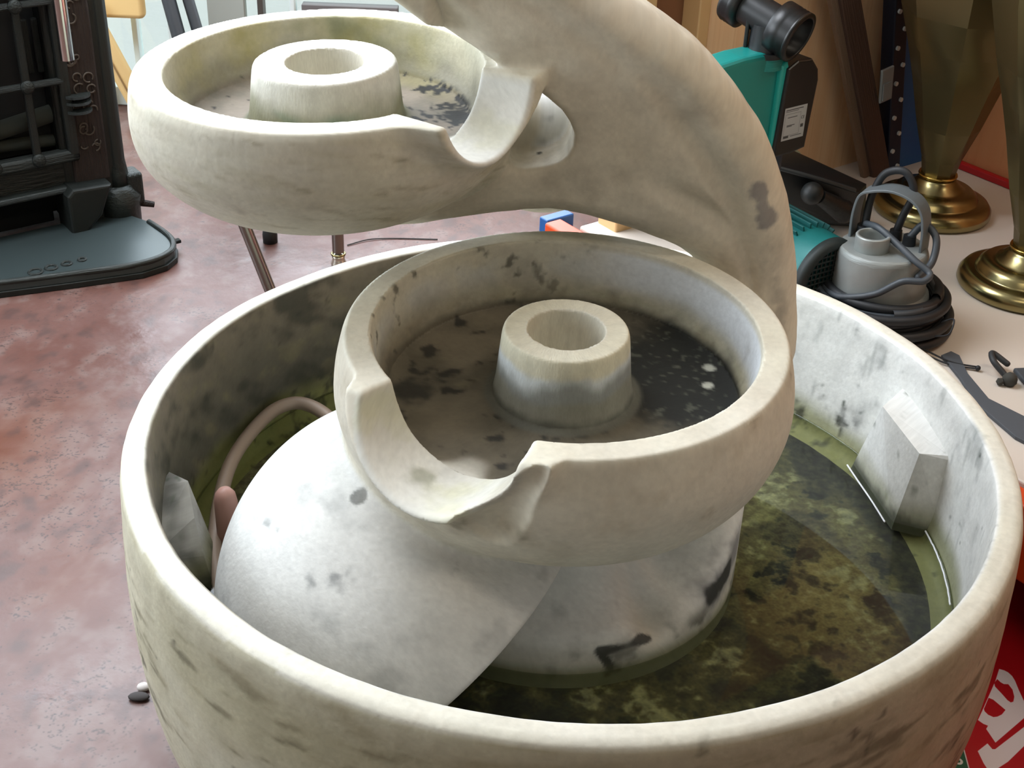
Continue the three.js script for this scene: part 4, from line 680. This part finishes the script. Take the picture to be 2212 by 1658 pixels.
// ---------------------------------------------------------------- cast iron stove at the left
{
  const iron = std('#1b1f1c', 0.5, 0.35, { bumpMap: roughBump, bumpScale: 0.003 }), iron2 = std('#262b28', 0.45, 0.35, { bumpMap: roughBump, bumpScale: 0.002 }), plate = std('#3a4444', 0.38, 0.4), rustI = std('#2b221d', 0.7, 0.2, { bumpMap: roughBump, bumpScale: 0.006 }), inside = std('#070908', 0.9);
  const t = thing('stove', 'black cast iron stove with latticed door and wide ash lip', 'stove', [-0.905, 0, -2.9], THREE.MathUtils.degToRad(36.87));
  part('back_body', boxAt(-0.62, -0.03, 0.03, 0.95, -0.36, -0.10, 0.01), inside, t);
  part('body_frame', [boxAt(-0.15, -0.02, 0.02, 0.95, -0.12, -0.012, 0.012), boxAt(-0.62, -0.13, 0.122, 0.185, -0.10, -0.016, 0.006), boxAt(-0.62, -0.13, 0.74, 0.95, -0.10, -0.016, 0.006), boxAt(-0.62, -0.5, 0.02, 0.95, -0.12, -0.012, 0.01)], iron, t);
  part('side_column', [lathe([[0.0, 0.09], [0.028, 0.09], [0.026, 0.13], [0.022, 0.16], [0.02, 0.9], [0.03, 0.95], [0, 0.95]], 32).translate(-0.022, 0, -0.03)], iron2, t);
  part('pilaster', boxAt(-0.128, -0.045, 0.125, 0.95, -0.05, -0.004, 0.006), rustI, t, 'rusty ornamented pilaster');
  const orn = []; for (let k = 0; k < 46; k++) { const y = 0.20 + rnd() * 0.6, x = -0.087 + (rnd() - 0.5) * 0.055, r = 0.005 + rnd() * 0.007; orn.push(tr(new THREE.TorusGeometry(r, 0.0022, 6, 14, Math.PI * (0.8 + rnd())), x, y, -0.003, 0, 0, rnd() * 6)); }
  part('ornament', orn, std('#4a4239', 0.65, 0.3), t); part('ornament', [0.30, 0.32, 0.335].map((y) => tr(cyl(0.03, 0.03, 0.006, 24), -0.098, y, -0.006, 0, 0, 0)), iron2, t);
  // latticed door
  const door = new THREE.Group(); door.name = 'door'; t.add(door);
  const bar = (x0, y0, x1, y1, r) => rod(V(x0, y0, 0.0), V(x1, y1, 0.0), r, r, 12);
  part('door_frame', [boxAt(-0.135, -0.110, 0.185, 0.74, -0.03, 0.004, 0.008), boxAt(-0.52, -0.11, 0.185, 0.212, -0.03, 0.004, 0.008), boxAt(-0.52, -0.11, 0.715, 0.74, -0.03, 0.004, 0.008), boxAt(-0.52, -0.49, 0.185, 0.74, -0.03, 0.004, 0.008)], iron2, door);
  for (const x of [-0.204, -0.30, -0.40]) part('mullion', tr(box(0.017, 0.53, 0.018, 0.005), x, 0.46, -0.004), iron2, door);
  for (const y of [0.372, 0.545]) part('crossbar', tr(box(0.39, 0.014, 0.016, 0.005), -0.31, y, -0.004), iron2, door);
  for (const x of [-0.204, -0.30, -0.40]) for (const y of [0.205, 0.372, 0.545]) part('boss', tr(lathe([[0, 0.009], [0.010, 0.008], [0.015, 0.003], [0.015, -0.004], [0, -0.004]], 20).rotateX(Math.PI / 2), x, y, 0.004), iron2, door);
  part('back_plate', boxAt(-0.5, -0.12, 0.2, 0.73, -0.075, -0.06, 0.002), inside, door);
  part('grate_bar', [0, 1, 2].map((k) => tr(box(0.014, 0.12, 0.012, 0.004), -0.135 - k * 0.022, 0.445, -0.04)), iron, door);
  part('log', [rod(V(-0.40, 0.25, -0.045), V(-0.14, 0.29, -0.045), 0.02), rod(V(-0.3, 0.235, -0.05), V(-0.15, 0.225, -0.05), 0.014)], std('#22261f', 0.9), door);
  // chrome handle hanging in front
  part('handle', [rod(V(-0.140, 0.45, 0.10), V(-0.140, 0.62, 0.10), 0.0145, 0.0145, 28), rod(V(-0.140, 0.60, 0.10), V(-0.125, 0.60, 0.0), 0.006)], std('#d5d8d8', 0.16, 1), t, 'chrome door handle');
  // ash pit
  part('ash_ledge', [boxAt(-0.62, -0.14, 0.118, 0.132, -0.06, 0.012, 0.006)], iron2, t);
  part('ash_pit_cheek', extrude([[-0.165, 0.0], [-0.145, 0.0], [-0.09, 0.05], [-0.06, 0.12], [-0.15, 0.125], [-0.165, 0.11]], 0.09, 0.008).translate(0, 0.01, -0.05), iron, t);
  part('ash_pit', boxAt(-0.62, -0.16, 0.01, 0.12, -0.12, -0.10, 0.002), inside, t);
  part('foot', [lathe([[0, 0.0], [0.045, 0.0], [0.046, 0.05], [0.05, 0.07], [0.036, 0.088], [0.03, 0.10], [0, 0.10]], 28).scale(1, 1, 0.8).translate(-0.025, 0.0, -0.02), boxAt(-0.01, 0.032, 0.045, 0.125, -0.06, -0.005, 0.01)], iron2, t);
  part('latch', rod(V(0.02, 0.045, -0.02), V(0.052, 0.036, -0.01), 0.009, 0.007), rustI, t);
  // ash lip / hearth plate
  const lip = [[-0.62, -0.03], [-0.03, -0.03], [0.012, 0.075], [0.018, 0.165], [0.012, 0.20], [-0.005, 0.235], [-0.04, 0.262], [-0.10, 0.27], [-0.25, 0.235], [-0.40, 0.195], [-0.62, 0.13]];
  const hp = extrude(lip.map((p) => [p[0], -p[1]]), 0.02, 0.004).rotateX(-Math.PI / 2).translate(0, 0.012, 0); part('hearth_plate', hp, plate, t, 'grey hearth plate with raised rim');
  part('hearth_rim', tube([[0.006, 0.032, 0.07], [0.013, 0.033, 0.165], [0.006, 0.033, 0.205], [-0.012, 0.033, 0.237], [-0.045, 0.033, 0.257], [-0.10, 0.033, 0.264], [-0.25, 0.032, 0.229], [-0.40, 0.032, 0.189], [-0.62, 0.032, 0.124]], 0.007, 90, 10), iron2, t);
  part('hearth_skirt', extrude(lip.map((p) => [p[0] + 0.004, -p[1] - 0.004]), 0.014, 0.002).rotateX(-Math.PI / 2).translate(0, 0.0, 0), iron, t);
  part('tab', boxAt(0.018, 0.034, 0.018, 0.026, 0.17, 0.185, 0.002), iron, t);
  part('ornament', [0, 1, 2, 3].map((k) => tr(new THREE.TorusGeometry(0.014 - k * 0.002, 0.003, 6, 18), -0.30 + k * 0.035, 0.033, 0.185 - 0.002 * k, Math.PI / 2)), iron2, t);
}
// ---------------------------------------------------------------- stands behind the basins
{
  const steel = std('#8b8a86', 0.28, 1), rub = std('#1a1a1a', 0.7);
  const t = thing('steel_stool', 'steel tube stool with splayed legs standing behind the upper basin', 'stool');
  const legs = [[V(-0.494, 0, -2.482), V(-0.625, 0.40, -2.516), 0.0125], [V(-0.576, 0, -2.835), V(-0.645, 0.40, -2.90), 0.0105], [V(-0.75, 0, -3.2), V(-0.70, 0.40, -2.85), 0.0125]];
  for (const [a, b, r] of legs) { const l = part('leg', rod(a, b, r), steel, t); part('rubber_foot', tr(lathe([[0, 0], [0.017, 0], [0.0175, 0.02], [0.0145, 0.04], [0.0, 0.04]], 20), a.x, a.y, a.z), rub, l); }
  part('seat', tr(lathe([[0, 0], [0.225, 0], [0.23, 0.012], [0.225, 0.024], [0, 0.026]].map((p) => [p[0] * 0.62, p[1]]), 48), -0.66, 0.395, -2.74), rub, t);
  const s = thing('steel_post', 'upright steel post with a brass ring near its glass foot', 'post', [-0.402, 0, -2.725]);
  part('post_tube', lathe([[0, 0.036], [0.0135, 0.036], [0.0135, 0.30], [0.010, 0.304], [0, 0.305]], 32), steel, s); part('brass_ring', tr(new THREE.TorusGeometry(0.0145, 0.0028, 10, 32), 0, 0.030, 0, Math.PI / 2), brass, s, 'brass ring'); part('foot', lathe([[0, 0], [0.017, 0], [0.018, 0.008], [0.0145, 0.016], [0.0145, 0.022], [0.016, 0.028], [0.0, 0.034]], 32), std('#c9c6b8', 0.15, 0.8), s);
  const bt = std('#15191d', 0.6);
  const f = thing('folding_frame', 'pair of dark tubes of a frame leaning behind the upper basin', 'frame');
  part('tube', rod(V(-0.80, 0.0, -3.28), V(-1.02, 0.62, -3.62), 0.0185), bt, f); part('tube', rod(V(-0.745, 0.0, -3.30), V(-0.975, 0.62, -3.62), 0.015), bt, f);
  part('joint', rod(V(-1.03, 0.6, -3.61), V(-0.96, 0.6, -3.61), 0.012), bt, f);
}
{ // small litter on the floor
  const p = thing('plaster_crumb', 'small pale and dark crumb of plaster on the red floor left of the lowest basin', 'debris', [-0.499, 0, -1.370]);
  const a = new THREE.IcosahedronGeometry(0.008, 1); a.scale(1.2, 0.7, 1); part('crumb', a.translate(0, 0.005, -0.006), std('#b9b2ae', 0.8), p); const b = new THREE.IcosahedronGeometry(0.009, 1); b.scale(1.7, 0.5, 1); part('crumb', b.translate(-0.002, 0.004, 0.012), std('#2c2624', 0.8), p);
  const w = thing('wire_offcut', 'thin dark wire offcut on the floor behind the lowest basin', 'wire'); part('strand', tube([[-0.395, 0.002, -2.83], [-0.35, 0.003, -2.862], [-0.30, 0.002, -2.875], [-0.19, 0.002, -2.88]], 0.0016, 40, 6), std('#2a2321', 0.6), w);
  const l = thing('dead_leaf', 'curled dark dead leaf on the floor under the upper basin', 'leaf', [-0.40, 0.002, -2.97]); const g = new THREE.SphereGeometry(0.02, 14, 8, 0, Math.PI * 2, 0, 1.3); g.scale(1.4, 0.4, 0.6); part('blade', g, std('#191614', 0.8), l);
}
{ // yellow foam corners propped in the window
  const y = std('#e2c183', 0.7);
  const t = thing('foam_corner', 'pale yellow rounded block propped against the window glass above the slanted strip', 'foam', [-1.12, 0, -3.68]);
  part('block', boxAt(-0.10, 0.068, 0.262, 0.46, -0.02, 0.02, 0.015), y, t); part('leg', tr(box(0.05, 0.27, 0.03, 0.008), -0.08, 0.135, 0.0), y, t);
  const t2 = thing('foam_strip', 'slanted pale yellow strip leaning at the window beside the stove', 'foam', [-1.10, 0, -3.63]);
  part('strip', tr(box(0.052, 0.34, 0.03, 0.008), -0.036, 0.15, 0, 0, 0, 0.40), std('#e0bf82', 0.7), t2); part('line', tr(box(0.004, 0.30, 0.004, 0.001), -0.04, 0.15, 0.0165, 0, 0, 0.40), std('#8d6f46', 0.7), t2);
}
renderer.render(scene, camera);
